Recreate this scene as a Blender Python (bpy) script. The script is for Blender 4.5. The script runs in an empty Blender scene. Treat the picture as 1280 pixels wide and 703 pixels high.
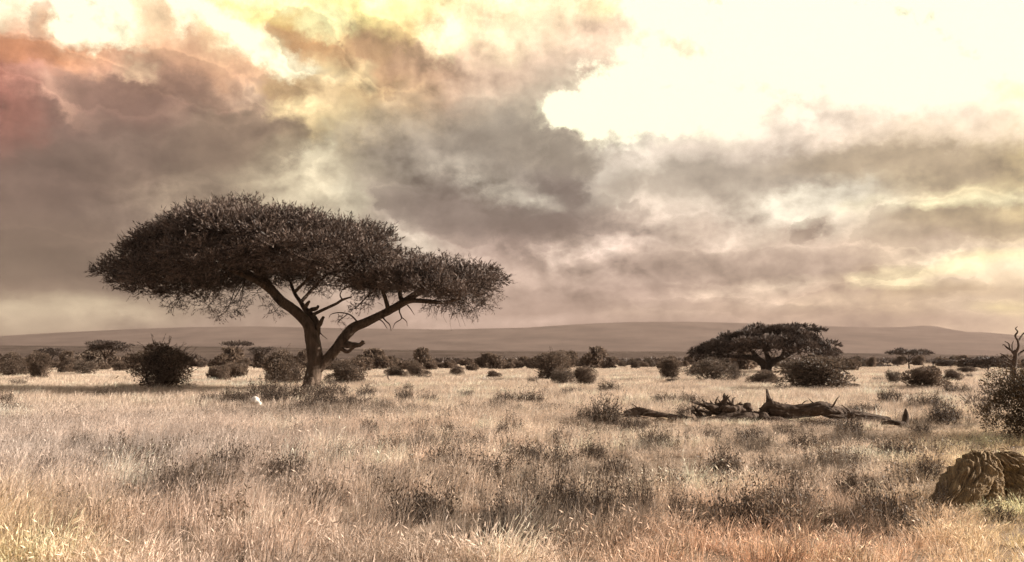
import bpy, math, random
import numpy as np
from mathutils import Vector

R = math.radians
rng = np.random.default_rng(7)
random.seed(7)
scene = bpy.context.scene
col = scene.collection

# ------------------------------------------------------------------ camera
W, H, F = 1280.0, 703.0, 1108.0
HORIZON = 450.0
PITCH = math.atan((HORIZON - H / 2) / F)
CAM = np.array([0.0, 0.0, 1.75])
cam_d = bpy.data.cameras.new('camera')
cam_d.sensor_width = 36.0
cam_d.lens = 36.0 * F / W
cam_d.clip_start = 0.1
cam_d.clip_end = 60000
cam = bpy.data.objects.new('camera', cam_d)
col.objects.link(cam)
cam.location = CAM
cam.rotation_euler = (math.pi / 2 + PITCH, 0, 0)
scene.camera = cam
cP, sP = math.cos(PITCH), math.sin(PITCH)


def ray(px, py):
    u = (px - W / 2) / F
    v = (H / 2 - py) / F
    return np.array([u, cP - v * sP, sP + v * cP])


def hgt(x, y):
    x = np.asarray(x, float); y = np.asarray(y, float)
    r = np.hypot(x, y)
    a = np.clip(r / 60, 0.25, 1.6)
    return a * (0.05 * np.sin(x * 0.31 + 1.3) * np.cos(y * 0.23 + 0.4) + 0.04 * np.sin(x * 0.11 - y * 0.17)
                + 0.03 * np.sin(x * 0.71 + y * 0.53 + 2.0))


def at(px, py):
    """ground point seen at that place of the photograph"""
    d = ray(px, py)
    t = -CAM[2] / d[2]
    for _ in range(4):
        p = CAM + d * t
        t = (hgt(p[0], p[1]) - CAM[2]) / d[2]
    p = CAM + d * t
    return np.array([p[0], p[1], float(hgt(p[0], p[1]))])


def atd(px, dist):
    """ground point in that direction, dist metres ahead"""
    x = (px - W / 2) / F * dist * 1.004
    return np.array([x, dist, float(hgt(x, dist))])


def plane(px, py, Y):
    d = ray(px, py)
    return CAM + d * (Y / d[1])


def project(x, y, z):
    x = np.asarray(x, float)
    fw = y * cP + (z - CAM[2]) * sP
    up = -y * sP + (z - CAM[2]) * cP
    return W / 2 + F * x / fw, H / 2 - F * up / fw


# ------------------------------------------------------------------ mesh helpers
def mesh(name, parts, mats, smooth=False, grain=None):
    """parts: list of (verts, faces, material index), all faces of one part the same size"""
    vs, loops, starts, mi, sm = [], [], [], [], []
    off = 0; ls = 0
    for p in parts:
        v, f, m = p[:3]
        s = p[3] if len(p) > 3 else smooth
        v = np.asarray(v, np.float32); f = np.asarray(f, np.int32)
        if len(f) == 0:
            continue
        vs.append(v); loops.append((f + off).ravel())
        k = f.shape[1]
        starts.append(ls + np.arange(len(f)) * k)
        mi.append(np.full(len(f), m)); sm.append(np.full(len(f), s))
        off += len(v); ls += f.size
    me = bpy.data.meshes.new(name)
    V = np.concatenate(vs); L = np.concatenate(loops).astype(np.int32); S = np.concatenate(starts).astype(np.int32)
    me.vertices.add(len(V)); me.vertices.foreach_set('co', V.ravel())
    me.loops.add(len(L)); me.loops.foreach_set('vertex_index', L)
    me.polygons.add(len(S)); me.polygons.foreach_set('loop_start', S)
    me.polygons.foreach_set('material_index', np.concatenate(mi).astype(np.int32))
    me.polygons.foreach_set('use_smooth', np.concatenate(sm).astype(bool))
    for m in mats:
        me.materials.append(m)
    me.update(calc_edges=True)
    if grain is not None:
        a = me.attributes.new('grain', 'FLOAT_VECTOR', 'POINT'); a.data.foreach_set('vector', np.asarray(grain, np.float32).ravel())
    me.validate()
    return me


def obj(name, me, parent=None, loc=None):
    o = bpy.data.objects.new(name, me)
    col.objects.link(o)
    if parent: o.parent = parent
    if loc is not None: o.location = loc
    return o


def tag(o, label=None, cat=None, group=None, kind=None):
    if label: o['label'] = label
    if cat: o['category'] = cat
    if group: o['group'] = group
    if kind: o['kind'] = kind
    return o


def thing(name, label, cat, loc, rz=0.0, sc=1.0, group=None):
    o = bpy.data.objects.new(name, None)
    o.empty_display_size = 0.3
    col.objects.link(o)
    o.location = loc; o.rotation_euler = (0, 0, rz)
    o.scale = (sc, sc, sc) if np.isscalar(sc) else sc
    return tag(o, label, cat, group)


def copy_tree(o, label, loc, rz=0.0, sc=1.0, group=None):
    c = o.copy(); col.objects.link(c)
    c.location = loc; c.rotation_euler = (0, 0, rz)
    c.scale = (sc, sc, sc) if np.isscalar(sc) else sc
    c['label'] = label
    if group: c['group'] = group
    elif 'group' in c: del c['group']
    for ch in o.children:
        d = ch.copy(); col.objects.link(d); d.parent = c
        for g in ch.children:
            e = g.copy(); col.objects.link(e); e.parent = d
    return c


def norm(a):
    return a / np.maximum(np.linalg.norm(a, axis=-1, keepdims=True), 1e-9)


def catmull(P, n):
    P = np.asarray(P, float)
    if len(P) < 3:
        t = np.linspace(0, 1, n * (len(P) - 1) + 1)[:, None]
        return P[0] * (1 - t) + P[-1] * t
    Q = np.vstack([2 * P[0] - P[1], P, 2 * P[-1] - P[-2]])
    out = []
    for i in range(1, len(Q) - 2):
        p0, p1, p2, p3 = Q[i - 1], Q[i], Q[i + 1], Q[i + 2]
        for t in np.linspace(0, 1, n, endpoint=False):
            out.append(0.5 * ((2 * p1) + (-p0 + p2) * t + (2 * p0 - 5 * p1 + 4 * p2 - p3) * t * t + (-p0 + 3 * p1 - 3 * p2 + p3) * t ** 3))
    out.append(Q[-2])
    return np.array(out)


def tube(P, rad, sides=8, n=4, flute=0.0, rough=0.0, seed=0, cap=True):
    """swept tube; P (k,3), rad (k,)"""
    P = np.asarray(P, float); rad = np.asarray(rad, float)
    C = catmull(np.column_stack([P, rad]), n) if n > 1 else np.column_stack([P, rad])
    pts, rr = C[:, :3], np.maximum(C[:, 3], 0.002)
    T = norm(np.gradient(pts, axis=0))
    ref = np.array([0, 0, 1.0]) if abs(T[0, 2]) < 0.8 else np.array([0, 1.0, 0])
    N = np.cross(T[0], ref); N /= np.linalg.norm(N)
    g = np.random.default_rng(seed)
    ph = g.uniform(0, 6.28, 4)
    a = np.arange(sides) * 2 * math.pi / sides
    V = []
    for i in range(len(pts)):
        N = N - T[i] * np.dot(N, T[i]); N /= np.linalg.norm(N)
        B = np.cross(T[i], N)
        k = 1 + flute * (0.6 * np.sin(3 * a + ph[0] + 0.25 * i) + 0.4 * np.sin(5 * a + ph[1] - 0.2 * i) + 0.3 * np.sin(8 * a + ph[2] + 0.1 * i))
        k = k + rough * g.normal(0, 1, sides)
        V.append(pts[i] + rr[i] * (np.outer(np.cos(a) * k, N) + np.outer(np.sin(a) * k, B)))
    V = np.concatenate(V)
    m = len(pts)
    i0 = np.arange(m - 1)[:, None] * sides
    j = np.arange(sides)[None, :]
    j2 = (j + 1) % sides
    Fq = np.stack([i0 + j, i0 + j2, i0 + sides + j2, i0 + sides + j], -1).reshape(-1, 4)
    if cap:
        ce = np.vstack([pts[0], pts[-1] + T[-1] * rr[-1] * 0.4])
        V = np.vstack([V, ce])
        b = np.arange(sides)
        c0, c1 = m * sides, m * sides + 1
        # caps as quads with a doubled edge are avoided: pair neighbouring sectors
        q = []
        for s in range(0, sides - 1, 2):
            q.append([c0, (s + 2) % sides, s + 1, s])
            e = (m - 1) * sides
            q.append([c1, e + s, e + s + 1, e + (s + 2) % sides])
        Fq = np.vstack([Fq, np.array(q)])
    return V, Fq


def merge(tubes):
    V, Fa, o = [], [], 0
    for v, f in tubes:
        V.append(v); Fa.append(f + o); o += len(v)
    return np.concatenate(V), np.concatenate(Fa)


def leaves(base, d, ln, wd, g, mid=0.4):
    """diamond shaped spikes/leaves: one quad each"""
    n = len(base)
    d = norm(d)
    s = norm(np.cross(d, g.normal(0, 1, (n, 3))))
    ln = np.asarray(ln)[:, None] * np.ones((n, 1)); wd = np.asarray(wd)[:, None] * np.ones((n, 1))
    m = base + d * ln * mid
    V = np.stack([base, m + s * wd * .5, base + d * ln, m - s * wd * .5], 1).reshape(-1, 3)
    return V, np.arange(n * 4).reshape(-1, 4)


def sph(n, g):
    return norm(g.normal(0, 1, (n, 3)))


# ------------------------------------------------------------------ materials
def nodes(m):
    m.use_nodes = True
    nt = m.node_tree
    nt.nodes.clear()
    return nt, nt.nodes.new, nt.links.new


def ramp(nt, stops, interp='LINEAR'):
    r = nt.nodes.new('ShaderNodeValToRGB')
    e = r.color_ramp.elements
    r.color_ramp.interpolation = interp
    while len(e) < len(stops): e.new(0.5)
    for k, (p, c) in enumerate(stops):
        e[k].position = p
        e[k].color = (c[0], c[1], c[2], 1)
    return r


def leaf_mat(name, dark, light, trans=0.25, scale=0.9, rough=0.6):
    """foliage: hue and value vary from leaf to leaf and from clump to clump"""
    m = bpy.data.materials.new(name)
    nt, N, L = nodes(m)
    out = N('ShaderNodeOutputMaterial')
    geo = N('ShaderNodeNewGeometry')
    tc = N('ShaderNodeTexCoord')
    nz = N('ShaderNodeTexNoise'); nz.inputs['Scale'].default_value = scale; nz.inputs['Detail'].default_value = 3
    L(tc.outputs['Object'], nz.inputs['Vector'])
    mx = N('ShaderNodeMath'); mx.operation = 'MULTIPLY_ADD'
    L(geo.outputs['Random Per Island'], mx.inputs[0]); mx.inputs[1].default_value = 0.6
    sb = N('ShaderNodeMath'); sb.operation = 'MULTIPLY_ADD'
    L(nz.outputs['Fac'], sb.inputs[0]); sb.inputs[1].default_value = 1.4; sb.inputs[2].default_value = -0.5
    L(sb.outputs[0], mx.inputs[2])
    r = ramp(nt, [(0.1, dark), (1.0, light)])
    L(mx.outputs[0], r.inputs['Fac'])
    p = N('ShaderNodeBsdfPrincipled'); p.inputs['Roughness'].default_value = rough
    p.inputs['Specular IOR Level'].default_value = 0.25
    L(r.outputs[0], p.inputs['Base Color'])
    t = N('ShaderNodeBsdfTranslucent'); L(r.outputs[0], t.inputs['Color'])
    ms = N('ShaderNodeMixShader'); ms.inputs[0].default_value = trans
    L(p.outputs[0], ms.inputs[1]); L(t.outputs[0], ms.inputs[2])
    L(ms.outputs[0], out.inputs['Surface'])
    return m


def bark_mat(name, dark, light, scale=6.0, stretch=0.18, bump=0.6, dist=0.05, attr=None):
    m = bpy.data.materials.new(name)
    nt, N, L = nodes(m)
    out = N('ShaderNodeOutputMaterial')
    tc = N('ShaderNodeTexCoord')
    mp = N('ShaderNodeMapping'); mp.inputs['Scale'].default_value = (1, 1, stretch)
    if attr:
        at_ = N('ShaderNodeAttribute'); at_.attribute_name = attr
        L(at_.outputs['Vector'], mp.inputs['Vector'])
    else:
        L(tc.outputs['Object'], mp.inputs['Vector'])
    n1 = N('ShaderNodeTexNoise'); n1.inputs['Scale'].default_value = scale; n1.inputs['Detail'].default_value = 6; n1.inputs['Roughness'].default_value = .65
    L(mp.outputs[0], n1.inputs['Vector'])
    n2 = N('ShaderNodeTexNoise'); n2.inputs['Scale'].default_value = scale * .25; n2.inputs['Detail'].default_value = 4
    L(tc.outputs['Object'], n2.inputs['Vector'])
    ad = N('ShaderNodeMath'); ad.operation = 'MULTIPLY_ADD'
    L(n1.outputs['Fac'], ad.inputs[0]); ad.inputs[1].default_value = .6
    m2 = N('ShaderNodeMath'); m2.operation = 'MULTIPLY'; L(n2.outputs['Fac'], m2.inputs[0]); m2.inputs[1].default_value = .4
    L(m2.outputs[0], ad.inputs[2])
    r = ramp(nt, [(.34, dark), (.66, light)])
    L(ad.outputs[0], r.inputs['Fac'])
    b = N('ShaderNodeBump'); b.inputs['Strength'].default_value = bump; b.inputs['Distance'].default_value = dist
    L(n1.outputs['Fac'], b.inputs['Height'])
    p = N('ShaderNodeBsdfPrincipled'); p.inputs['Roughness'].default_value = .85
    p.inputs['Specular IOR Level'].default_value = 0.2
    L(r.outputs[0], p.inputs['Base Color']); L(b.outputs[0], p.inputs['Normal'])
    L(p.outputs[0], out.inputs['Surface'])
    return m


M_crown = leaf_mat('acacia_leaf', (.018, .011, .009), (.20, .148, .122), .12, .8)
M_far_crown = leaf_mat('far_acacia_leaf', (.034, .024, .020), (.13, .097, .080), .12, .35)
M_bush = leaf_mat('bush_leaf', (.058, .040, .030), (.27, .20, .152), .36, 1.2)
M_bush2 = leaf_mat('pale_bush_leaf', (.06, .045, .035), (.26, .20, .155), .2, .9)
M_bush3 = leaf_mat('foreground_bush_leaf', (.030, .019, .010), (.15, .100, .052), .2, 1.4)
M_scrub = leaf_mat('scrub_leaf', (.026, .017, .012), (.14, .100, .072), .2, 1.6)
M_bark = bark_mat('acacia_bark', (.030, .020, .015), (.15, .108, .080), 5.0, .18, .9, .09)
M_twig = bark_mat('twig_bark', (.030, .021, .016), (.075, .055, .044), 9, .4, .3, .01)
M_dead = bark_mat('weathered_dead_wood', (.026, .017, .012), (.125, .086, .062), 9, .5, .9, .04)
M_pale_dead = bark_mat('bleached_dead_wood', (.10, .072, .048), (.30, .22, .14), 7, .4, .6, .03)


# ------------------------------------------------------------------ sky and light
EXPO = 1.4
SKY_GAIN = 1.34 * 2 ** -EXPO
SUN_AZ, SUN_EL = R(81), R(22)          # clockwise from straight ahead


def lin(c):
    c = np.asarray(c, float) / 255.0
    return np.where(c <= .04045, c / 12.92, ((c + .055) / 1.055) ** 2.4)


SKY_Y = [0, 30, 60, 90, 120, 150, 180, 210, 240, 270, 300, 330, 360, 385, 410]
wh = (255, 255, 236)
SKY = [
    # columns every 80 px, 0 .. 1280
    [(255, 250, 220), (240, 205, 180), wh, (250, 220, 185), (255, 250, 200), (255, 236, 160), (255, 245, 165), (252, 232, 172), (252, 228, 185), (250, 222, 178), (253, 232, 172), (254, 238, 175), (253, 228, 172), wh, wh, wh, wh],
    [(240, 200, 160), (250, 225, 195), (255, 252, 228), (245, 205, 165), (252, 225, 165), (245, 205, 145), (250, 225, 150), (235, 190, 140), (252, 235, 185), (246, 212, 180), (248, 212, 182), (253, 232, 190), (252, 225, 185), wh, wh, wh, wh],
    [(205, 145, 108), (212, 162, 125), (225, 175, 140), (235, 190, 152), (255, 246, 190), (215, 160, 105), (245, 215, 145), (190, 145, 108), (250, 230, 180), (236, 205, 176), (240, 208, 180), (248, 222, 195), (245, 218, 185), wh, wh, wh, wh],
    [(170, 105, 85), (228, 175, 148), (188, 142, 115), (188, 144, 116), (225, 178, 140), (250, 228, 170), (215, 175, 125), (185, 150, 122), (210, 182, 155), (205, 182, 158), (225, 202, 178), wh, wh, wh, (252, 244, 220), (254, 250, 224), (253, 242, 200)],
    [(150, 100, 88), (205, 158, 135), (148, 110, 92), (165, 128, 108), (212, 178, 148), (200, 170, 120), (188, 160, 120), (180, 154, 130), (188, 170, 147), (185, 170, 148), wh, wh, wh, (255, 248, 230), (248, 226, 205), (248, 226, 200), (248, 230, 180)],
    [(136, 92, 80), (150, 112, 97), (135, 102, 88), (158, 126, 107), (188, 156, 126), (215, 190, 138), (178, 160, 132), (165, 150, 130), (160, 148, 130), (190, 176, 152), wh, (252, 240, 224), (222, 204, 186), (222, 203, 184), (228, 207, 184), (232, 210, 174), (225, 202, 155)],
    [(112, 72, 64), (145, 112, 96), (128, 100, 85), (136, 112, 92), (148, 128, 100), (185, 168, 128), (158, 144, 124), (150, 138, 122), (148, 137, 122), (150, 140, 124), (215, 205, 188), (188, 177, 160), (174, 161, 145), (180, 165, 146), (188, 170, 146), (184, 165, 132), (195, 175, 132)],
    [(108, 76, 66), (125, 98, 85), (126, 104, 88), (128, 110, 90), (138, 120, 96), (195, 182, 152), (150, 138, 120), (175, 165, 148), (150, 140, 127), (142, 130, 118), (205, 194, 176), (174, 164, 148), (164, 152, 135), (166, 153, 134), (166, 150, 127), (160, 143, 114), (182, 162, 120)],
    [(113, 85, 72), (114, 90, 78), (119, 98, 82), (140, 120, 100), (166, 150, 124), (200, 188, 160), (150, 138, 121), (142, 130, 117), (185, 175, 160), (122, 110, 102), (205, 190, 172), (205, 192, 172), (215, 204, 182), (240, 232, 210), (196, 180, 150), (226, 210, 166), (214, 194, 146)],
    [(117, 92, 78), (112, 90, 78), (124, 103, 88), (148, 129, 108), (168, 153, 128), (184, 171, 147), (178, 165, 146), (126, 111, 101), (116, 101, 93), (140, 124, 114), (205, 186, 168), (212, 195, 176), (222, 207, 186), (225, 211, 187), (196, 178, 150), (172, 153, 122), (184, 164, 121)],
    [(119, 95, 80), (114, 93, 78), (128, 108, 91), (148, 129, 109), (165, 148, 126), (180, 165, 145), (206, 190, 170), (176, 156, 142), (134, 115, 106), (200, 178, 161), (208, 187, 170), (196, 177, 160), (196, 177, 157), (200, 181, 160), (188, 168, 143), (166, 146, 116), (200, 180, 136)],
    [(109, 89, 72), (109, 90, 73), (128, 109, 90), (146, 127, 108), (160, 143, 124), (174, 157, 138), (186, 166, 149), (196, 175, 159), (188, 164, 149), (216, 192, 174), (186, 163, 148), (182, 160, 145), (170, 149, 134), (182, 160, 141), (202, 180, 150), (236, 216, 170), (240, 220, 166)],
    [(120, 101, 81), (122, 104, 84), (125, 108, 90), (148, 130, 111), (158, 140, 121), (168, 149, 131), (178, 156, 141), (184, 161, 146), (180, 155, 140), (180, 156, 142), (178, 154, 140), (205, 180, 160), (218, 193, 169), (186, 161, 141), (196, 171, 141), (216, 191, 142), (225, 200, 142)],
    [(188, 171, 140), (194, 177, 147), (175, 158, 132), (162, 143, 122), (166, 146, 127), (169, 148, 130), (173, 149, 134), (176, 151, 137), (171, 146, 132), (170, 145, 131), (190, 165, 148), (196, 171, 151), (214, 188, 160), (196, 169, 143), (214, 187, 150), (238, 213, 160), (234, 209, 146)],
    [(170, 151, 122), (162, 143, 118), (150, 130, 110), (150, 130, 112), (158, 136, 119), (162, 139, 123), (166, 141, 126), (184, 158, 143), (170, 144, 130), (155, 131, 118), (152, 128, 115), (158, 133, 119), (165, 139, 122), (168, 141, 120), (185, 158, 128), (215, 187, 140), (232, 204, 142)],
]
SKYA = np.array(SKY, float)
SKYA[10:, 15:, 2] += (SKYA[10:, 15:, 1] - SKYA[10:, 15:, 2]) * .35
SKYA[12:] *= .95
SKYL = lin(SKYA)
# the part of the cloud deck that the low sun shines through is far brighter than paper white
mxv = SKYL.min(axis=2, keepdims=True)
SKYL = SKYL * (1 + np.array([.35, .30, .04]) * np.clip((mxv - .62) / .25, 0, 1))
WH = (1.34, 1.30, .90)
# single clouds and gaps: centre, half size, tilt (degrees, clockwise), colour, strength, softness of the edge
BLOB = [
    (640, 272, 120, 26, 6, (112, 97, 90), .9, .8), (700, 245, 70, 24, -8, (118, 105, 98), .8, .7), (560, 250, 90, 30, 0, (128, 114, 104), .6, .9),
    (640, 315, 34, 14, 0, (138, 118, 108), .8, .8), (640, 243, 62, 9, 12, (205, 196, 178), .85, .7), (600, 225, 36, 18, 30, (196, 186, 168), .7, .8),
    (560, 190, 110, 26, 0, (148, 137, 122), .6, .9), (690, 190, 80, 18, 6, (145, 134, 118), .7, .8),
    (760, 225, 16, 30, 25, (214, 203, 186), .7, .7), (780, 240, 22, 14, 0, (208, 196, 178), .7, .8),
    (735, 145, 46, 16, -6, WH, 1, .35), (765, 108, 28, 24, 60, WH, 1, .4), (830, 122, 70, 40, -12, WH, 1, .6), (960, 80, 150, 62, -10, WH, 1, 1.1), (1130, 40, 200, 60, -6, WH, 1, 1.2), (1000, 20, 160, 60, 0, WH, 1, .8),
    (620, 70, 70, 40, 0, (238, 206, 178), .5, .9), (860, 40, 30, 40, 30, (242, 210, 175), .6, .7), (980, 45, 18, 10, -20, (246, 222, 200), .8, .7),
    (560, 40, 22, 28, 30, (255, 240, 190), .9, .6), (470, 65, 38, 26, 20, (186, 142, 108), .8, .7), (525, 78, 36, 16, 10, (192, 155, 125), .7, .8), (450, 88, 16, 20, 30, (250, 225, 170), .8, .7),
    (375, 50, 34, 22, 30, (200, 148, 92), .9, .6), (330, 15, 40, 14, 10, (248, 212, 130), .7, .8), (300, 38, 32, 12, 30, WH, .9, .6), (350, 80, 50, 10, 20, WH, .9, .6), (410, 25, 22, 22, 0, (255, 250, 185), .9, .6),
    (120, 22, 54, 24, 6, WH, 1, .4), (135, 45, 22, 12, 20, WH, .9, .5), (235, 22, 22, 22, 0, WH, .9, .6), (50, 22, 16, 20, 20, (228, 180, 140), .85, .6), (195, 18, 16, 30, 0, (238, 195, 150), .7, .8),
    (30, 70, 80, 18, 10, (196, 138, 100), .7, .8), (70, 78, 20, 18, 40, (165, 115, 85), .7, .7), (50, 105, 36, 18, 20, (238, 184, 160), .8, .6), (90, 125, 40, 12, 35, (224, 178, 150), .7, .7), (15, 140, 34, 30, 0, (146, 98, 86), .7, .8),
    (160, 130, 60, 26, 15, (135, 98, 82), .8, .8), (90, 148, 40, 10, 30, (128, 92, 80), .8, .7), (215, 108, 60, 20, 20, (155, 115, 92), .7, .8), (165, 88, 24, 8, 20, (240, 205, 165), .7, .7), (255, 75, 60, 18, 10, (205, 155, 122), .7, .8),
    (362, 112, 26, 18, 0, (176, 142, 95), .7, .7), (375, 145, 34, 14, 10, (242, 214, 160), .9, .6), (400, 130, 14, 24, 0, (225, 195, 150), .6, .8), (300, 155, 60, 16, 10, (140, 115, 92), .7, .8), (230, 190, 110, 28, -10, (132, 108, 88), .7, .9),
    (360, 205, 40, 22, 0, (138, 122, 98), .7, .8), (402, 205, 22, 24, 0, (206, 194, 164), .8, .7), (430, 250, 22, 22, 0, (208, 198, 170), .7, .8), (390, 235, 30, 26, 0, (200, 186, 156), .6, .9),
    (60, 210, 130, 40, -10, (112, 88, 76), .7, .9), (70, 330, 120, 26, 6, (104, 88, 72), .7, .7), (60, 300, 90, 18, 0, (114, 92, 76), .6, .8), (90, 392, 140, 18, -2, (204, 188, 156), .9, .6), (180, 375, 80, 10, 10, (120, 104, 84), .6, .8),
    (240, 250, 60, 24, 20, (158, 138, 114), .5, .9),
    (510, 300, 40, 14, 20, (220, 205, 184), .8, .8), (650, 340, 80, 12, 0, (196, 172, 156), .5, .9), (760, 312, 16, 9, 0, (248, 224, 205), .85, .6), (700, 322, 30, 8, 0, (226, 202, 184), .7, .7), (800, 335, 70, 16, 0, (178, 156, 142), .7, .8),
    (900, 225, 130, 22, -4, (166, 154, 138), .8, .8), (1120, 205, 120, 24, 0, (164, 146, 118), .7, .8), (1020, 250, 60, 18, -14, (242, 232, 208), .85, .7), (1090, 258, 60, 8, 0, (244, 232, 198), .8, .6), (1205, 250, 60, 9, -4, (248, 236, 190), .9, .5),
    (1003, 287, 17, 13, -10, (138, 118, 102), .9, .5), (1130, 270, 14, 14, 20, (150, 134, 110), .8, .6), (1165, 272, 30, 10, -14, (156, 140, 112), .8, .6), (1230, 278, 70, 18, 4, (164, 146, 114), .8, .7), (870, 290, 40, 12, -6, (186, 166, 148), .7, .8),
    (960, 330, 130, 18, 4, (166, 146, 130), .8, .8), (1060, 320, 70, 14, 0, (182, 160, 142), .6, .8), (960, 360, 80, 5, -6, (240, 216, 188), .85, .5), (920, 372, 50, 5, 6, (226, 200, 176), .7, .6), (1100, 350, 60, 10, -10, (184, 160, 134), .7, .7),
    (1180, 338, 90, 9, -8, (252, 234, 186), .95, .5), (1240, 325, 60, 6, -6, (250, 232, 180), .8, .6), (1200, 358, 70, 6, -4, (188, 164, 124), .7, .6), (1115, 340, 16, 5, -8, (160, 134, 110), .8, .5), (1255, 390, 40, 6, 0, (250, 230, 165), .85, .6),
    (1030, 382, 50, 6, -4, (224, 198, 166), .7, .6), (920, 388, 60, 6, 4, (168, 143, 126), .7, .7), (860, 392, 90, 4, 0, (208, 182, 158), .5, .7), (800, 386, 40, 2.5, 0, (236, 208, 184), .9, .5), (1050, 396, 120, 5, 2, (160, 134, 112), .6, .7),
    (1100, 138, 210, 24, 4, (250, 230, 206), .8, 1.1), (930, 172, 120, 18, -8, (226, 208, 190), .7, 1.0), (1180, 165, 120, 16, 0, (232, 210, 182), .6, 1.0), (0, 100, 60, 70, 0, (172, 100, 80), .6, 1.0), (20, 60, 80, 16, 8, (214, 144, 98), .6, .9), (300, 60, 200, 30, 8, (226, 180, 136), .3, 1.0),
    (640, 402, 70, 6, 0, (186, 162, 148), .9, .4), (700, 406, 18, 4, 0, (186, 162, 148), .8, .4), (560, 398, 60, 6, 0, (180, 156, 142), .7, .6),
]


def sky_col(px, py):
    """px, py arrays -> linear colours"""
    gx = np.clip(px / 80, 0, 15.999); ix = gx.astype(int); fx = (gx - ix)[:, None]
    qy = np.clip(py, 0, 409.9)
    iy = np.searchsorted(SKY_Y, qy, side='right') - 1
    sy = np.array(SKY_Y, float)
    fy = ((qy - sy[iy]) / (sy[iy + 1] - sy[iy]))[:, None]
    a = SKYL[iy, ix] * (1 - fx) + SKYL[iy, ix + 1] * fx
    b = SKYL[iy + 1, ix] * (1 - fx) + SKYL[iy + 1, ix + 1] * fx
    c = a * (1 - fy) + b * fy
    for cx, cy, rx, ry, tl, cc, st, so in BLOB:
        t = R(tl); dx, dy = px - cx, py - cy
        u = (dx * math.cos(t) + dy * math.sin(t)) / (rx * 1.15); v = (-dx * math.sin(t) + dy * math.cos(t)) / (ry * 1.15)
        w = np.clip((1 + so * .5 - np.hypot(u, v)) / so, 0, 1); w = (w * w * (3 - 2 * w) * st)[:, None]
        c = c * (1 - w) + (np.array(cc) if max(cc) < 2 else lin(cc)) * w
    g_ = c.mean(axis=1, keepdims=True)
    c = c * np.clip(1.08 * np.maximum(g_, .02) ** .13, .6, 1.15)          # deeper undersides
    sat = np.clip((.34 - g_) / .2, 0, 1) * .16                              # and greyer ones
    return c * (1 - sat) + g_ * np.array([1.08, 1.0, .90]) * sat


AZ_HALF = R(34)
EL0, EL1, NROW, NCOL = R(1.2), R(23.6), 40, 63


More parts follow.
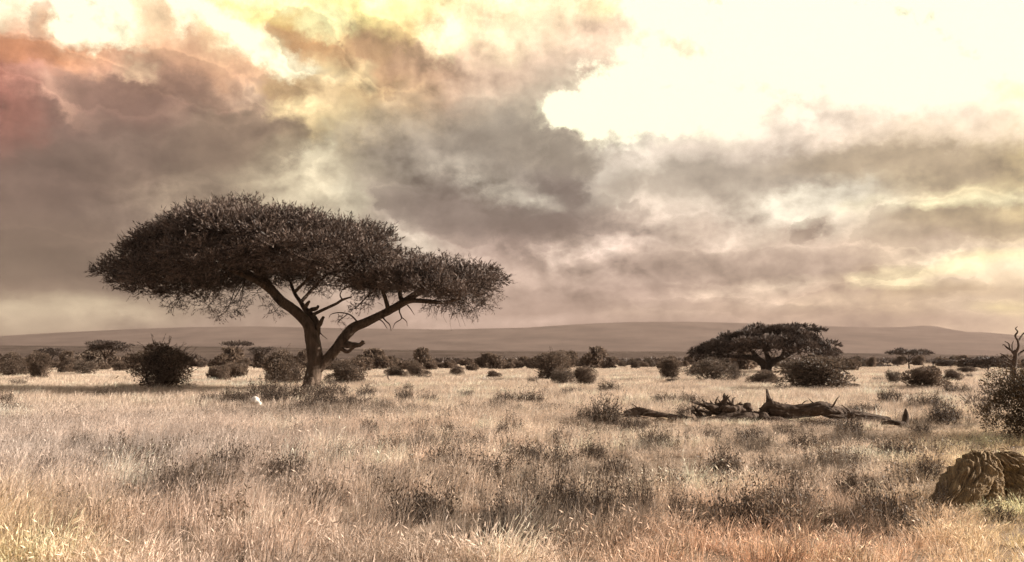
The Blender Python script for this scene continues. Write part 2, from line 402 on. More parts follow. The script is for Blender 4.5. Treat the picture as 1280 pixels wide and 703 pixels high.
def build_world():
    w = bpy.data.worlds.new('World')
    scene.world = w
    w.use_nodes = True
    nt = w.node_tree
    nt.nodes.clear()
    N, L = nt.nodes.new, nt.links.new

    def math_(op, a, b=None, c=None, clamp=False):
        n = N('ShaderNodeMath'); n.operation = op; n.use_clamp = clamp
        for k, v in enumerate((a, b, c)):
            if v is None: continue
            if isinstance(v, (int, float)): n.inputs[k].default_value = v
            else: L(v, n.inputs[k])
        return n.outputs[0]

    tc = N('ShaderNodeTexCoord')
    sep = N('ShaderNodeSeparateXYZ'); L(tc.outputs['Generated'], sep.inputs[0])
    x, y, z = sep.outputs
    az = math_('ARCTAN2', x, y)
    el = math_('ARCSINE', z)
        # rounder billows: direction itself, squeezed a little in height
    cm2 = N('ShaderNodeCombineXYZ'); L(az, cm2.inputs[0]); L(math_('LOGARITHM', math_('MAXIMUM', math_('ADD', el, .55), .03), math.e), cm2.inputs[1]); cm2.inputs[2].default_value = 1.3

    def noise(vec, scale, detail=7, rough=.55, dist=0.0, off=None):
        n = N('ShaderNodeTexNoise'); n.noise_dimensions = '2D'
        n.inputs['Scale'].default_value = scale; n.inputs['Detail'].default_value = detail
        n.inputs['Roughness'].default_value = rough; n.inputs['Distortion'].default_value = dist
        if off:
            a = N('ShaderNodeVectorMath'); a.operation = 'ADD'; L(vec, a.inputs[0]); a.inputs[1].default_value = off
            vec = a.outputs[0]
        L(vec, n.inputs['Vector'])
        return n
    wn = noise(cm2.outputs[0], 8.0, 8, .66)
    wn2 = noise(cm2.outputs[0], 8.0, 8, .66, 0, (7.3, 2.1, 4.4))
    WA = 0.11
    azw = math_('ADD', az, math_('MULTIPLY', math_('SUBTRACT', wn.outputs['Fac'], .5), WA))
    elw = math_('ADD', el, math_('MULTIPLY', math_('SUBTRACT', wn2.outputs['Fac'], .5), math_('MULTIPLY', WA * 3.0, math_('MINIMUM', math_('MAXIMUM', el, .015), .26))))
    azm = math_('ADD', az, math_('MULTIPLY', math_('SUBTRACT', wn.outputs['Fac'], .5), .05))
    elm = math_('ADD', el, math_('MULTIPLY', math_('SUBTRACT', wn2.outputs['Fac'], .5), .04))
    facr = math_('MULTIPLY', azw, 1 / AZ_HALF, None, True)
    facl = math_('ADD', math_('MULTIPLY', azw, 1 / AZ_HALF), 1.0, None, True)
    side = math_('GREATER_THAN', azw, 0.0)
    v = math_('MULTIPLY', math_('SUBTRACT', elw, EL0), (NROW - 1) / (EL1 - EL0))
    # cloud relief: finer structure, lit from the bright side (upper right)
    def vor(vec, scale, off=None):
        n = N('ShaderNodeTexVoronoi'); n.voronoi_dimensions = '2D'; n.feature = 'F1'; n.inputs['Scale'].default_value = scale
        n.inputs['Detail'].default_value = 3.5; n.inputs['Roughness'].default_value = .55; n.normalize = True
        if off:
            a = N('ShaderNodeVectorMath'); a.operation = 'ADD'; L(vec, a.inputs[0]); a.inputs[1].default_value = off
            vec = a.outputs[0]
        L(vec, n.inputs['Vector'])
        return n
    # ragged coordinates for the billows
    rg = N('ShaderNodeCombineXYZ')
    sx = N('ShaderNodeSeparateXYZ'); L(cm2.outputs[0], sx.inputs[0])
    wf = noise(cm2.outputs[0], 22, 3, .6)
    wf2 = noise(cm2.outputs[0], 22, 3, .6, 0, (3.1, 5.5, 1.2))
    L(math_('ADD', sx.outputs[0], math_('MULTIPLY', math_('SUBTRACT', wf.outputs['Fac'], .5), .05)), rg.inputs[0])
    L(math_('ADD', sx.outputs[1], math_('MULTIPLY', math_('SUBTRACT', wf2.outputs['Fac'], .5), .05)), rg.inputs[1])
    rg.inputs[2].default_value = 1.3
    OFF = (.010, .018, 0)
    d1 = noise(cm2.outputs[0], 8, 9, .60)
    d2 = noise(cm2.outputs[0], 8, 9, .60, 0, OFF)
    v1 = vor(rg.outputs[0], 19)
    v2 = vor(rg.outputs[0], 19, OFF)
    rel = math_('SUBTRACT', d1.outputs['Fac'], d2.outputs['Fac'])
    relv = math_('SUBTRACT', v2.outputs['Distance'], v1.outputs['Distance'])
    s1 = noise(cm2.outputs[0], 4.5, 2, .6, 0, (2.2, 8.1, 0))
    # calm and broken stretches alternate
    calm = N('ShaderNodeMapRange'); calm.inputs['From Min'].default_value = .38; calm.inputs['From Max'].default_value = .62
    calm.inputs['To Min'].default_value = .55; calm.inputs['To Max'].default_value = 1.2
    L(s1.outputs['Fac'], calm.inputs['Value'])
    det = math_('MULTIPLY', calm.outputs[0], math_('ADD', math_('MULTIPLY', relv, .80),
                math_('ADD', math_('MULTIPLY', rel, 2.3), math_('MULTIPLY', math_('SUBTRACT', d1.outputs['Fac'], .5), 1.1))))
    lum = math_('MAXIMUM', math_('MULTIPLY_ADD', det, .85, 1.0), .35)
    # single cloud bodies with cauliflower edges: place, half size, tilt, brightness inside, rim light, edge width
    bil = math_('ADD', math_('MULTIPLY', math_('SUBTRACT', .42, v1.outputs['Distance']), 1.1), math_('MULTIPLY', math_('SUBTRACT', d1.outputs['Fac'], .5), 1.5))
    for px, py, rx, ry, tl, inside, rim, wd in [
            (800, 118, 112, 54, -14, 1.16, .0, .20),
            (590, 205, 185, 80, 14, .92, .10, .16), (640, 268, 150, 40, 6, .86, .14, .14), (735, 215, 70, 45, 0, .90, .12, .14),
            (150, 165, 190, 62, -8, .92, .14, .18), (40, 245, 160, 60, 0, .95, .10, .18), (300, 190, 120, 40, -14, .93, .12, .16), (90, 90, 120, 26, 12, .86, .14, .16),
            (385, 55, 60, 34, 30, .76, .16, .16), (480, 72, 60, 34, 20, .80, .16, .15), (230, 100, 90, 26, 14, .86, .14, .16), (55, 22, 20, 24, 20, .80, .12, .2), (345, 118, 40, 26, 0, .84, .12, .18),
            (700, 60, 110, 40, 0, .94, .06, .3), (1185, 272, 110, 30, -3, .86, .14, .14), (1003, 285, 24, 17, -10, .80, .08, .16), (950, 335, 180, 22, 3, .90, .10, .16), (860, 290, 60, 18, -8, .92, .08, .2),
            (1080, 372, 110, 12, -4, .88, .12, .18), (920, 385, 120, 10, 3, .88, .12, .18), (1120, 340, 40, 8, -10, .84, .08, .2), (80, 330, 170, 30, 3, .88, .14, .14), (760, 330, 120, 26, 0, .94, .12, .2),
            (640, 404, 85, 8, 0, 1.10, .10, .18), (1230, 385, 60, 9, 0, .90, .10, .2)]:
        d = ray(px, py); d = d / np.linalg.norm(d)
        a0, e0 = math.atan2(d[0], d[1]), math.asin(d[2])
        sx_, sy_ = rx / F * math.cos(a0) ** 1.5, ry / F * math.cos(a0)
        t = R(-tl)
        da, de = math_('SUBTRACT', azm, a0), math_('SUBTRACT', elm, e0)
        u = math_('ADD', math_('MULTIPLY', da, math.cos(t) / sx_), math_('MULTIPLY', de, math.sin(t) / sx_))
        w_ = math_('ADD', math_('MULTIPLY', da, -math.sin(t) / sy_), math_('MULTIPLY', de, math.cos(t) / sy_))
        dist = math_('SQRT', math_('ADD', math_('MULTIPLY', u, u), math_('MULTIPLY', w_, w_)))
        q = math_('ADD', math_('SUBTRACT', 1.0, dist), bil)

        def edge(lo, hi):
            n = N('ShaderNodeMapRange'); n.interpolation_type = 'SMOOTHSTEP'
            n.inputs['From Min'].default_value = lo; n.inputs['From Max'].default_value = hi
            L(q, n.inputs['Value'])
            return n.outputs[0]
        body = edge(0, wd)
        k = math_('MULTIPLY_ADD', body, inside - 1, 1.0)
        if rim: k = math_('ADD', k, math_('MULTIPLY', math_('SUBTRACT', edge(-wd * 1.6, wd * .2), body), rim))
        lum = math_('MULTIPLY', lum, k)
    cl = N('ShaderNodeCombineColor')
    for k in range(3): L(lum, cl.inputs[k])
    away = N('ShaderNodeMapRange'); away.inputs['From Min'].default_value = R(33); away.inputs['From Max'].default_value = R(75)
    L(math_('ABSOLUTE', az), away.inputs['Value'])
    high = N('ShaderNodeMapRange'); high.inputs['From Min'].default_value = R(24); high.inputs['From Max'].default_value = R(48)
    L(el, high.inputs['Value'])
    off = math_('MAXIMUM', away.outputs[0], high.outputs[0])

    def shade(colour):
        """a cloud colour with the relief on it, as light"""
        mul = N('ShaderNodeMix'); mul.data_type = 'RGBA'; mul.blend_type = 'MULTIPLY'; mul.inputs['Factor'].default_value = 1
        if isinstance(colour, tuple): mul.inputs['A'].default_value = colour
        else: L(colour, mul.inputs['A'])
        L(cl.outputs[0], mul.inputs['B'])
        b = N('ShaderNodeBackground'); L(mul.outputs['Result'], b.inputs['Color']); b.inputs['Strength'].default_value = 2.5 * SKY_GAIN
        return b.outputs[0]
    tables = []
    for r in range(NROW):
        e = EL0 + (EL1 - EL0) * r / (NROW - 1)
        a = -AZ_HALF + 2 * AZ_HALF * np.arange(NCOL) / (NCOL - 1)
        px, py = project(np.sin(a) * math.cos(e) * 1e5, np.cos(a) * math.cos(e) * 1e5, math.sin(e) * 1e5)
        tables.append(sky_col(px, py) * .4)
    h2 = (NCOL + 1) // 2

    def band(r0, r1, lo):
        """rows r0..r1, left or right half of the view, as a small group of nodes"""
        t = bpy.data.node_groups.new('sky_band', 'ShaderNodeTree')
        for n, ty in (('fac', 'NodeSocketFloat'), ('v', 'NodeSocketFloat'), ('lum', 'NodeSocketColor')):
            t.interface.new_socket(n, in_out='INPUT', socket_type=ty)
        t.interface.new_socket('light', in_out='OUTPUT', socket_type='NodeSocketShader')
        gi_, go_ = t.nodes.new('NodeGroupInput'), t.nodes.new('NodeGroupOutput')
        l = t.links.new
        prev = None
        for r in range(r0, r1 + 1):
            o = 0 if lo else h2 - 1
            rp = ramp(t, [(k / (h2 - 1), tables[r][o + k]) for k in range(h2)])
            l(gi_.outputs['fac'], rp.inputs['Fac'])
            if prev is None: prev = rp.outputs[0]
            else:
                sb = t.nodes.new('ShaderNodeMath'); sb.operation = 'SUBTRACT'; sb.use_clamp = True
                l(gi_.outputs['v'], sb.inputs[0]); sb.inputs[1].default_value = r - 1.0
                m = t.nodes.new('ShaderNodeMix'); m.data_type = 'RGBA'; m.clamp_factor = True
                l(sb.outputs[0], m.inputs['Factor']); l(prev, m.inputs['A']); l(rp.outputs[0], m.inputs['B'])
                prev = m.outputs['Result']
        mul = t.nodes.new('ShaderNodeMix'); mul.data_type = 'RGBA'; mul.blend_type = 'MULTIPLY'; mul.inputs['Factor'].default_value = 1
        l(prev, mul.inputs['A']); l(gi_.outputs['lum'], mul.inputs['B'])
        b = t.nodes.new('ShaderNodeBackground'); b.inputs['Strength'].default_value = 2.5 * SKY_GAIN
        cap = t.nodes.new('ShaderNodeVectorMath'); cap.operation = 'MINIMUM'; cap.inputs[1].default_value = (.43, .40, .276)   # the lit haze is cream, not white
        l(mul.outputs['Result'], cap.inputs[0]); l(cap.outputs[0], b.inputs['Color']); l(b.outputs[0], go_.inputs[0])
        q = N('ShaderNodeGroup'); q.node_tree = t
        L(facl if lo else facr, q.inputs['fac']); L(v, q.inputs['v']); L(cl.outputs[0], q.inputs['lum'])
        return q.outputs[0]

    def pick(f, a, b):
        m = N('ShaderNodeMixShader'); L(f, m.inputs[0]); L(a, m.inputs[1]); L(b, m.inputs[2])
        return m.outputs[0]

    def tree(cuts, lo):
        """cuts: row numbers that bound the bands"""
        if len(cuts) == 2: return band(cuts[0], cuts[1], lo)
        q = len(cuts) // 2
        return pick(math_('GREATER_THAN', v, float(cuts[q])), tree(cuts[:q + 1], lo), tree(cuts[q:], lo))
    cuts = [0, 5, 10, 15, 20, 25, 30, 35, NROW - 1]
    view_sky = pick(side, tree(cuts, True), tree(cuts, False))
    # away from the stretch of sky in view: an even deck of grey cloud
    clouds = pick(off, view_sky, shade((.14, .122, .108, 1)))
    sky = N('ShaderNodeTexSky'); sky.sky_type = 'NISHITA'; sky.sun_disc = False
    sky.sun_elevation = SUN_EL; sky.sun_rotation = SUN_AZ
    sky.air_density = 1.2; sky.dust_density = 4.0; sky.ozone_density = .6
    bs = N('ShaderNodeBackground'); L(sky.outputs[0], bs.inputs['Color']); bs.inputs['Strength'].default_value = .05
    mixs = N('ShaderNodeMixShader'); mixs.inputs[0].default_value = .97
    L(bs.outputs[0], mixs.inputs[1]); L(clouds, mixs.inputs[2])
    out = N('ShaderNodeOutputWorld'); L(mixs.outputs[0], out.inputs['Surface'])
    w.cycles.sampling_method = 'MANUAL'; w.cycles.sample_map_resolution = 1024


build_world()
sun_d = bpy.data.lights.new('sun', 'SUN')
sun_d.energy = 5.0; sun_d.angle = R(.5); sun_d.color = (1, .88, .75)
sun = bpy.data.objects.new('sun', sun_d); col.objects.link(sun)
sv = Vector((math.sin(SUN_AZ) * math.cos(SUN_EL), math.cos(SUN_AZ) * math.cos(SUN_EL), math.sin(SUN_EL)))
sun.rotation_euler = sv.to_track_quat('Z', 'Y').to_euler()
sun.location = (60, 40, 60)

# ------------------------------------------------------------------ ground, hills, mountain
def ground_mat():
    m = bpy.data.materials.new('dry_earth')
    nt, N, L = nodes(m)
    out = N('ShaderNodeOutputMaterial')
    tc = N('ShaderNodeTexCoord')
    n1 = N('ShaderNodeTexNoise'); n1.inputs['Scale'].default_value = .12; n1.inputs['Detail'].default_value = 8
    n2 = N('ShaderNodeTexNoise'); n2.inputs['Scale'].default_value = 3.5; n2.inputs['Detail'].default_value = 6
    L(tc.outputs['Object'], n1.inputs['Vector']); L(tc.outputs['Object'], n2.inputs['Vector'])
    a = N('ShaderNodeMath'); a.operation = 'MULTIPLY_ADD'; a.inputs[1].default_value = .5
    L(n1.outputs['Fac'], a.inputs[0])
    b = N('ShaderNodeMath'); b.operation = 'MULTIPLY'; b.inputs[1].default_value = .5; L(n2.outputs['Fac'], b.inputs[0])
    L(b.outputs[0], a.inputs[2])
    r = ramp(nt, [(.3, (.13, .092, .068)), (.62, (.30, .23, .172))])
    L(a.outputs[0], r.inputs['Fac'])
    bp = N('ShaderNodeBump'); bp.inputs['Strength'].default_value = .4; bp.inputs['Distance'].default_value = .05
    L(n2.outputs['Fac'], bp.inputs['Height'])
    p = N('ShaderNodeBsdfPrincipled'); p.inputs['Roughness'].default_value = 1; p.inputs['Specular IOR Level'].default_value = .05
    L(r.outputs[0], p.inputs['Base Color']); L(bp.outputs[0], p.inputs['Normal'])
    L(p.outputs[0], out.inputs['Surface'])
    return m


rs = np.concatenate([[0.0], np.linspace(1, 60, 90), np.geomspace(61, 11000, 110)])
na = 240
aa = np.arange(na) * 2 * math.pi / na
gx = (rs[:, None] * np.sin(aa)[None]).ravel(); gy = (rs[:, None] * np.cos(aa)[None]).ravel()
fade = np.clip(1 - np.hypot(gx, gy) / 900, 0, 1)
gz = hgt(gx, gy) * fade
i0 = np.arange(len(rs) - 1)[:, None] * na; j = np.arange(na)[None]; j2 = (j + 1) % na
gf = np.stack([i0 + j, i0 + na + j, i0 + na + j2, i0 + j2], -1).reshape(-1, 4)[:, ::-1][na:]
inner = np.stack([np.full(na // 2, 0), na + np.arange(0, na, 2), na + (np.arange(0, na, 2) + 1) % na, na + (np.arange(0, na, 2) + 2) % na], -1)[:, ::-1]
gm = mesh('ground', [(np.column_stack([gx, gy, gz]), np.vstack([gf, inner]), 0)], [ground_mat()], True)
tag(obj('ground', gm), 'dry savanna plain running back to the hills', 'ground', kind='structure')


def hill_mat(name, c0, c1, sc):
    m = bpy.data.materials.new(name)
    nt, N, L = nodes(m)
    out = N('ShaderNodeOutputMaterial'); tc = N('ShaderNodeTexCoord')
    mp = N('ShaderNodeMapping'); mp.inputs['Scale'].default_value = (1, 1, 3); L(tc.outputs['Object'], mp.inputs['Vector'])
    n1 = N('ShaderNodeTexNoise'); n1.inputs['Scale'].default_value = sc; n1.inputs['Detail'].default_value = 8; n1.inputs['Roughness'].default_value = .6
    L(mp.outputs[0], n1.inputs['Vector'])
    r = ramp(nt, [(.35, c0), (.68, c1)]); L(n1.outputs['Fac'], r.inputs['Fac'])
    p = N('ShaderNodeBsdfDiffuse'); L(r.outputs[0], p.inputs['Color']); L(p.outputs[0], out.inputs['Surface'])
    return m


def ridge(name, D, prof, depth, m, seed, rough):
    """terrain whose skyline follows prof (px, py) at distance D and falls away behind and towards the camera"""
    g = np.random.default_rng(seed)
    pxs = np.linspace(-500, 1780, 260)
    py = np.interp(pxs, [p[0] for p in prof], [p[1] for p in prof])
    k = np.linspace(-1, 1, 34)
    V = np.zeros((len(k), len(pxs), 3))
    ph = g.uniform(0, 6.28, (6, 2)); 
    for a, kk in enumerate(k):
        Y = D + kk * depth
        X = (pxs - W / 2) / F * D * 1.004
        top = CAM[2] + (HORIZON - py) / F * D * 1.004
        f = np.clip(1 - abs(kk), 0, 1)
        f = f * f * (3 - 2 * f) if name == 'hills' else f ** 1.25
        nz = sum(np.sin(X * (2 ** q) / (D * .16) + ph[q, 0] + kk * 2.1 * (q + 1)) * .5 ** q for q in range(6))
        V[a, :, 0] = X; V[a, :, 1] = Y
        V[a, :, 2] = top * f + rough * D * f * (1 - f * .7) * nz - 2.0 * (1 - f)
    n = len(pxs)
    i = np.arange(len(k) - 1)[:, None] * n; q = np.arange(n - 1)[None]
    fc = np.stack([i + q, i + q + 1, i + n + q + 1, i + n + q], -1).reshape(-1, 4)
    return obj(name, mesh(name, [(V.reshape(-1, 3), fc, 0)], [m], True))


MTN = [(-500, 440), (-200, 430), (0, 420), (80, 415), (160, 411), (240, 408), (320, 407), (450, 410), (560, 411), (660, 409), (720, 405), (790, 402), (860, 402), (930, 404), (1000, 407), (1080, 408.5), (1120, 408), (1146, 406), (1160, 406.5), (1176, 410), (1200, 414), (1222, 414.5), (1250, 417), (1280, 421), (1400, 430), (1780, 442)]
HIL = [(-500, 434), (0, 432.5), (160, 433), (320, 434), (480, 437), (640, 439.5), (800, 440), (960, 440), (1120, 443), (1280, 446), (1780, 447)]
tag(ridge('mountain', 7200, MTN, 2600, hill_mat('mountain_slope', (.045, .034, .029), (.12, .092, .078), .0028), 3, .0013), 'broad mountain flank fading into haze under the clouds', 'mountain', kind='structure')
tag(ridge('hills', 2600, HIL, 900, hill_mat('hill_slope', (.030, .022, .018), (.095, .073, .060), .011), 4, .0006), 'low dark wooded slope behind the plain', 'hills', kind='structure')

# ------------------------------------------------------------------ haze: one box of air round everything
hz = np.array([[sx * 9900, sy, z] for z in (-6.0, 480.0) for sx, sy in ((-1, -1500), (1, -1500), (1, 10500), (-1, 10500))])
hf = np.array([[0, 3, 2, 1], [4, 5, 6, 7], [0, 1, 5, 4], [1, 2, 6, 5], [2, 3, 7, 6], [3, 0, 4, 7]])
hm = bpy.data.materials.new('haze_air')
nt, N, L = nodes(hm)
out = N('ShaderNodeOutputMaterial'); pv = N('ShaderNodeVolumePrincipled')
pv.inputs['Color'].default_value = (.41, .33, .30, 1)
pv.inputs['Density'].default_value = 8.5e-5
pv.inputs['Anisotropy'].default_value = .2
L(pv.outputs[0], out.inputs['Volume'])
tag(obj('haze', mesh('haze', [(hz, hf, 0)], [hm])), 'brownish dusty air over the plain', 'haze', kind='stuff')


# ------------------------------------------------------------------ plant builders
def sprays(b, d, ln, g, per=8, lw=.034):
    """feathery twigs: a thin axis with leaflets standing off it"""
    n = len(b); d = norm(d)
    A = leaves(b, d, ln, np.full(n, .022), g)
    t = np.tile(np.linspace(.25, 1.0, per), n) + g.normal(0, .05, n * per)
    bb = np.repeat(b, per, 0) + np.repeat(d * np.asarray(ln)[:, None], per, 0) * t[:, None]
    dd = np.repeat(d, per, 0) * .95 + g.normal(0, .45, (n * per, 3))
    l2 = np.repeat(ln, per) * g.uniform(.25, .5, n * per)
    B = leaves(bb, dd, l2, lw * g.uniform(.7, 1.5, n * per), g)
    return merge([A, B])


def pad_spray(c, r, n, g, ln, up=.5, low=.2, per=8, lw=.034):
    d = sph(n, g)
    k = g.random(n) > low
    d[k, 2] = np.abs(d[k, 2])
    b = c + d * np.asarray(r) * (.45 + .5 * g.random(n) ** .6)[:, None]
    o = d * np.array([1, 1, .6]) + np.array([0, 0, up]) + g.normal(0, .3, (n, 3))
    o[~k, 2] *= .3
    return sprays(b, o, ln * g.uniform(.55, 1.35, n), g, per, lw)


def pad(c, r, n, g, ln, wd, up=.55, low=.25):
    """one flat cushion of twigs; spikes point out of the cushion"""
    d = sph(n, g)
    k = g.random(n) > low
    d[k, 2] = np.abs(d[k, 2])
    rr = (.45 + .55 * g.random(n) ** .5)[:, None]
    b = c + d * np.asarray(r) * rr
    o = d * np.array([1, 1, .8]) + np.array([0, 0, up]) + g.normal(0, .35, (n, 3))
    o[~k, 2] *= .3
    return leaves(b, o, ln * g.uniform(.6, 1.4, n), wd * g.uniform(.7, 1.3, n), g)


def twig_tree(src, dst, g, r0=.05, r1=.012, sag=.15, sides=4):
    src = np.asarray(src, float); dst = np.asarray(dst, float)
    d = dst - src; ln = np.linalg.norm(d)
    m1 = src + d * .35 + g.normal(0, .07 * ln, 3) - np.array([0, 0, sag * ln * .5])
    m2 = src + d * .7 + g.normal(0, .06 * ln, 3) - np.array([0, 0, sag * ln * .3])
    return tube([src, m1, m2, dst], [r0, r0 * .75, r0 * .5, r1], sides, 3, cap=False)


def bush_mesh(name, w, h, lobes, n, ls, seed, mats, shoots=40, squash=1.0, bare=0.0, lean=0.0):
    """rounded bush: lobes of leaves round a frame of stems; returns (foliage mesh, stems mesh)"""
    g = np.random.default_rng(seed)
    fol = []; st = []
    C = []
    for k in range(lobes):
        a = g.uniform(0, 6.28); q = g.random() ** .6
        zc = h * (.12 + .66 * g.random() ** .8)
        rmax = w * .5 * math.sqrt(max(.03, 1 - ((zc / h - .30) / .62) ** 2)) * .72
        c = np.array([math.cos(a) * q * rmax + lean * zc, math.sin(a) * q * rmax * squash, zc])
        rr0 = g.uniform(.09, .29); r = np.array([w * rr0, w * rr0 * squash, h * rr0 * g.uniform(.8, 1.1)])
        C.append((c, r))
        m = int(n / lobes * (rr0 / .18) ** 2)
        d = sph(m, g); d[:, 2] += .15
        rr = (.45 + .6 * g.random(m) ** .6)[:, None]
        b = c + norm(d) * r * rr
        b[:, 2] = np.maximum(b[:, 2], h * .02)
        o = d + g.normal(0, .6, (m, 3)) + np.array([0, 0, .25])
        fol.append(leaves(b, o, ls * g.uniform(.6, 1.5, m), ls * .55 * g.uniform(.6, 1.4, m), g))
    for k in range(shoots):                        # shoots that break the outline, each with its leaves
        c, r = C[g.integers(len(C))]
        d = sph(1, g)[0]; d[2] = abs(d[2]) * .8 + .15; d /= np.linalg.norm(d)
        a0 = c + d * r * .7; L_ = h * g.uniform(.08, .26)
        a1 = a0 + (d + np.array([0, 0, .3])) * L_
        st.append(tube([a0, (a0 + a1) / 2 + g.normal(0, .06 * L_, 3), a1], np.array([.014, .010, .005]) * h / 2.5, 3, 2, cap=False))
        if g.random() > bare:
            m = 14
            t = g.uniform(.2, 1, m)[:, None]
            fol.append(leaves(a0 + (a1 - a0) * t, d + g.normal(0, .8, (m, 3)), ls * g.uniform(.5, 1.1, m), ls * .45 * g.uniform(.6, 1.2, m), g))
    m = int(n * .15)                               # inner mass, so that the heart of the bush is not seen through
    d = sph(m, g); d[:, 2] = np.abs(d[:, 2])
    b = d * np.array([w * .33, w * .33 * squash, h * .62]) * (g.random(m) ** .45)[:, None]
    fol.append(leaves(b, d + g.normal(0, .7, (m, 3)), ls * 1.3 * g.uniform(.6, 1.5, m), ls * .8 * g.uniform(.6, 1.4, m), g))
    for k in range(9):
        c, r = C[k % len(C)]
        st.append(twig_tree((g.normal(0, .05 * w), g.normal(0, .05 * w), -.05), c + np.array([0, 0, .3 * r[2]]), g, .022 * h, .006 * h, .0, 5))
    fv = merge(fol); sv_ = merge(st)
    return mesh(name + '_foliage', [(fv[0], fv[1], 0)], [mats[0]]), mesh(name + '_stems', [(sv_[0], sv_[1], 0)], [mats[1]], True)


def make_bush(kind, meshes, label, loc, rz, sc, group=None, cat='bush'):
    t = thing(kind, label, cat, loc, rz, sc, group)
    obj('foliage', meshes[0], t); obj('stems', meshes[1], t)
    return t


# ------------------------------------------------------------------ the large acacia
TD = at(390, 488)[1]
TREE = at(390, 489)
PXM = TD / F * 1.004


def tp(px, py, dy=0.0):
    """point of the big tree, local to its base: photo place, dy metres behind the trunk plane"""
    return plane(px, py, TD + dy) - TREE


def limb(pts, sides, flute, seed, n=6, rough=.02):
    P = [tp(p[0], p[1], p[3] if len(p) > 3 else 0) for p in pts]
    return tube(P, [p[2] * PXM for p in pts], sides, n, flute, rough, seed)


acacia = thing('acacia_tree', 'large flat-topped acacia with two leaning main limbs, alone in the grass', 'tree', TREE)
tk = [limb([(388, 497, 15), (389, 490, 12.5), (390, 480, 10.2), (392, 466, 9.6), (394, 450, 9.4), (393, 436, 9.2), (390, 424, 8.6), (388, 414, 7.8)], 20, .13, 1, 8, .012)]
for k, (dx, dy) in enumerate([(-22, -.4), (14, -.5), (-10, .5), (18, .4), (-3, -.9)]):      # buttress roots
    tk.append(limb([(390 + dx * .15, 474, 5, dy * .3), (390 + dx * .45, 485, 4.5, dy * .8), (390 + dx, 491.5, 3, dy * 1.6), (390 + dx * 1.5, 496, 1.5, dy * 2.3)], 9, .12, 30 + k, 4))
v, f = merge(tk)
trunk = obj('trunk', mesh('acacia_trunk', [(v, f, 0)], [M_bark], True), acacia)
# main limbs
Lf = [(390, 424, 8.2), (386, 408, 7.2), (377, 397, 6.6), (366, 387, 6.2), (354, 378, 6.0, -.2), (344, 368, 5.6, -.3), (335, 356, 5.0, -.4), (325, 343, 4.2, -.4), (314, 330, 3.4, -.3), (303, 314, 2.6, 0)]
Lr = [(398, 462, 6.0, .1), (406, 452, 6.6, .1), (416, 441, 6.6, .2), (425, 430, 6.5, .3), (433, 419, 6.5, .3), (443, 409, 6.4, .4), (455, 404, 5.8, .4), (470, 397, 5.2, .5), (486, 389, 5.0, .5), (503, 379, 4.8, .5), (518, 369, 4.2, .4), (530, 362, 3.4, .2), (545, 352, 2.4, 0)]
Lm = [(391, 428, 6.5, .2), (395, 414, 6.0, .3), (394, 402, 5.0, .4), (388, 394, 4.2, .5), (381, 386, 3.4, .7), (376, 378, 2.6, 1.0), (368, 366, 2.2, 1.5), (362, 350, 1.6, 2.0)]
v, f = merge([limb(Lf, 14, .1, 2), ])
ll = obj('limb', mesh('limb_left', [(v, f, 0)], [M_bark], True), acacia)
v, f = limb(Lr, 14, .1, 3)
lr = obj('limb', mesh('limb_right', [(v, f, 0)], [M_bark], True), acacia)
v, f = limb(Lm, 12, .1, 4)
lm = obj('limb', mesh('limb_middle', [(v, f, 0)], [M_bark], True), acacia)
# broken stubs
v, f = merge([limb([(425, 430, 4.2, .3), (436, 432, 4.0, .1), (444, 432, 3.2, -.1), (450, 431, 2.6, -.2), (455, 427.5, 2.4, -.2)], 11, .25, 5, 5, .08), limb([(424, 434, 3.0, .3), (434, 440, 2.2, 0), (440, 436, 2.0, -.1), (444, 433, 1.6, -.1)], 8, .2, 6, 4, .08)])
tag(obj('stub', mesh('stub_right', [(v, f, 0)], [M_bark], True), lr), 'knotty broken stub on the leaning right limb')
v, f = merge([limb([(395, 412, 3.2, .2), (400, 405, 2.8, 0), (404.5, 396, 1.6, -.1)], 9, .15, 7, 4, .06), limb([(386, 392, 3, .5), (390, 387, 2.6, .4), (396, 385.5, 2.2, .2), (398, 382.5, 1.5, .1)], 8, .2, 8, 4, .08), limb([(380, 386, 2.5, .5), (384, 380, 2.4, .4), (387, 376.5, 1.3, .3)], 8, .2, 9, 3, .05)])
obj('stub', mesh('stub_middle', [(v, f, 0)], [M_bark], True), lm)
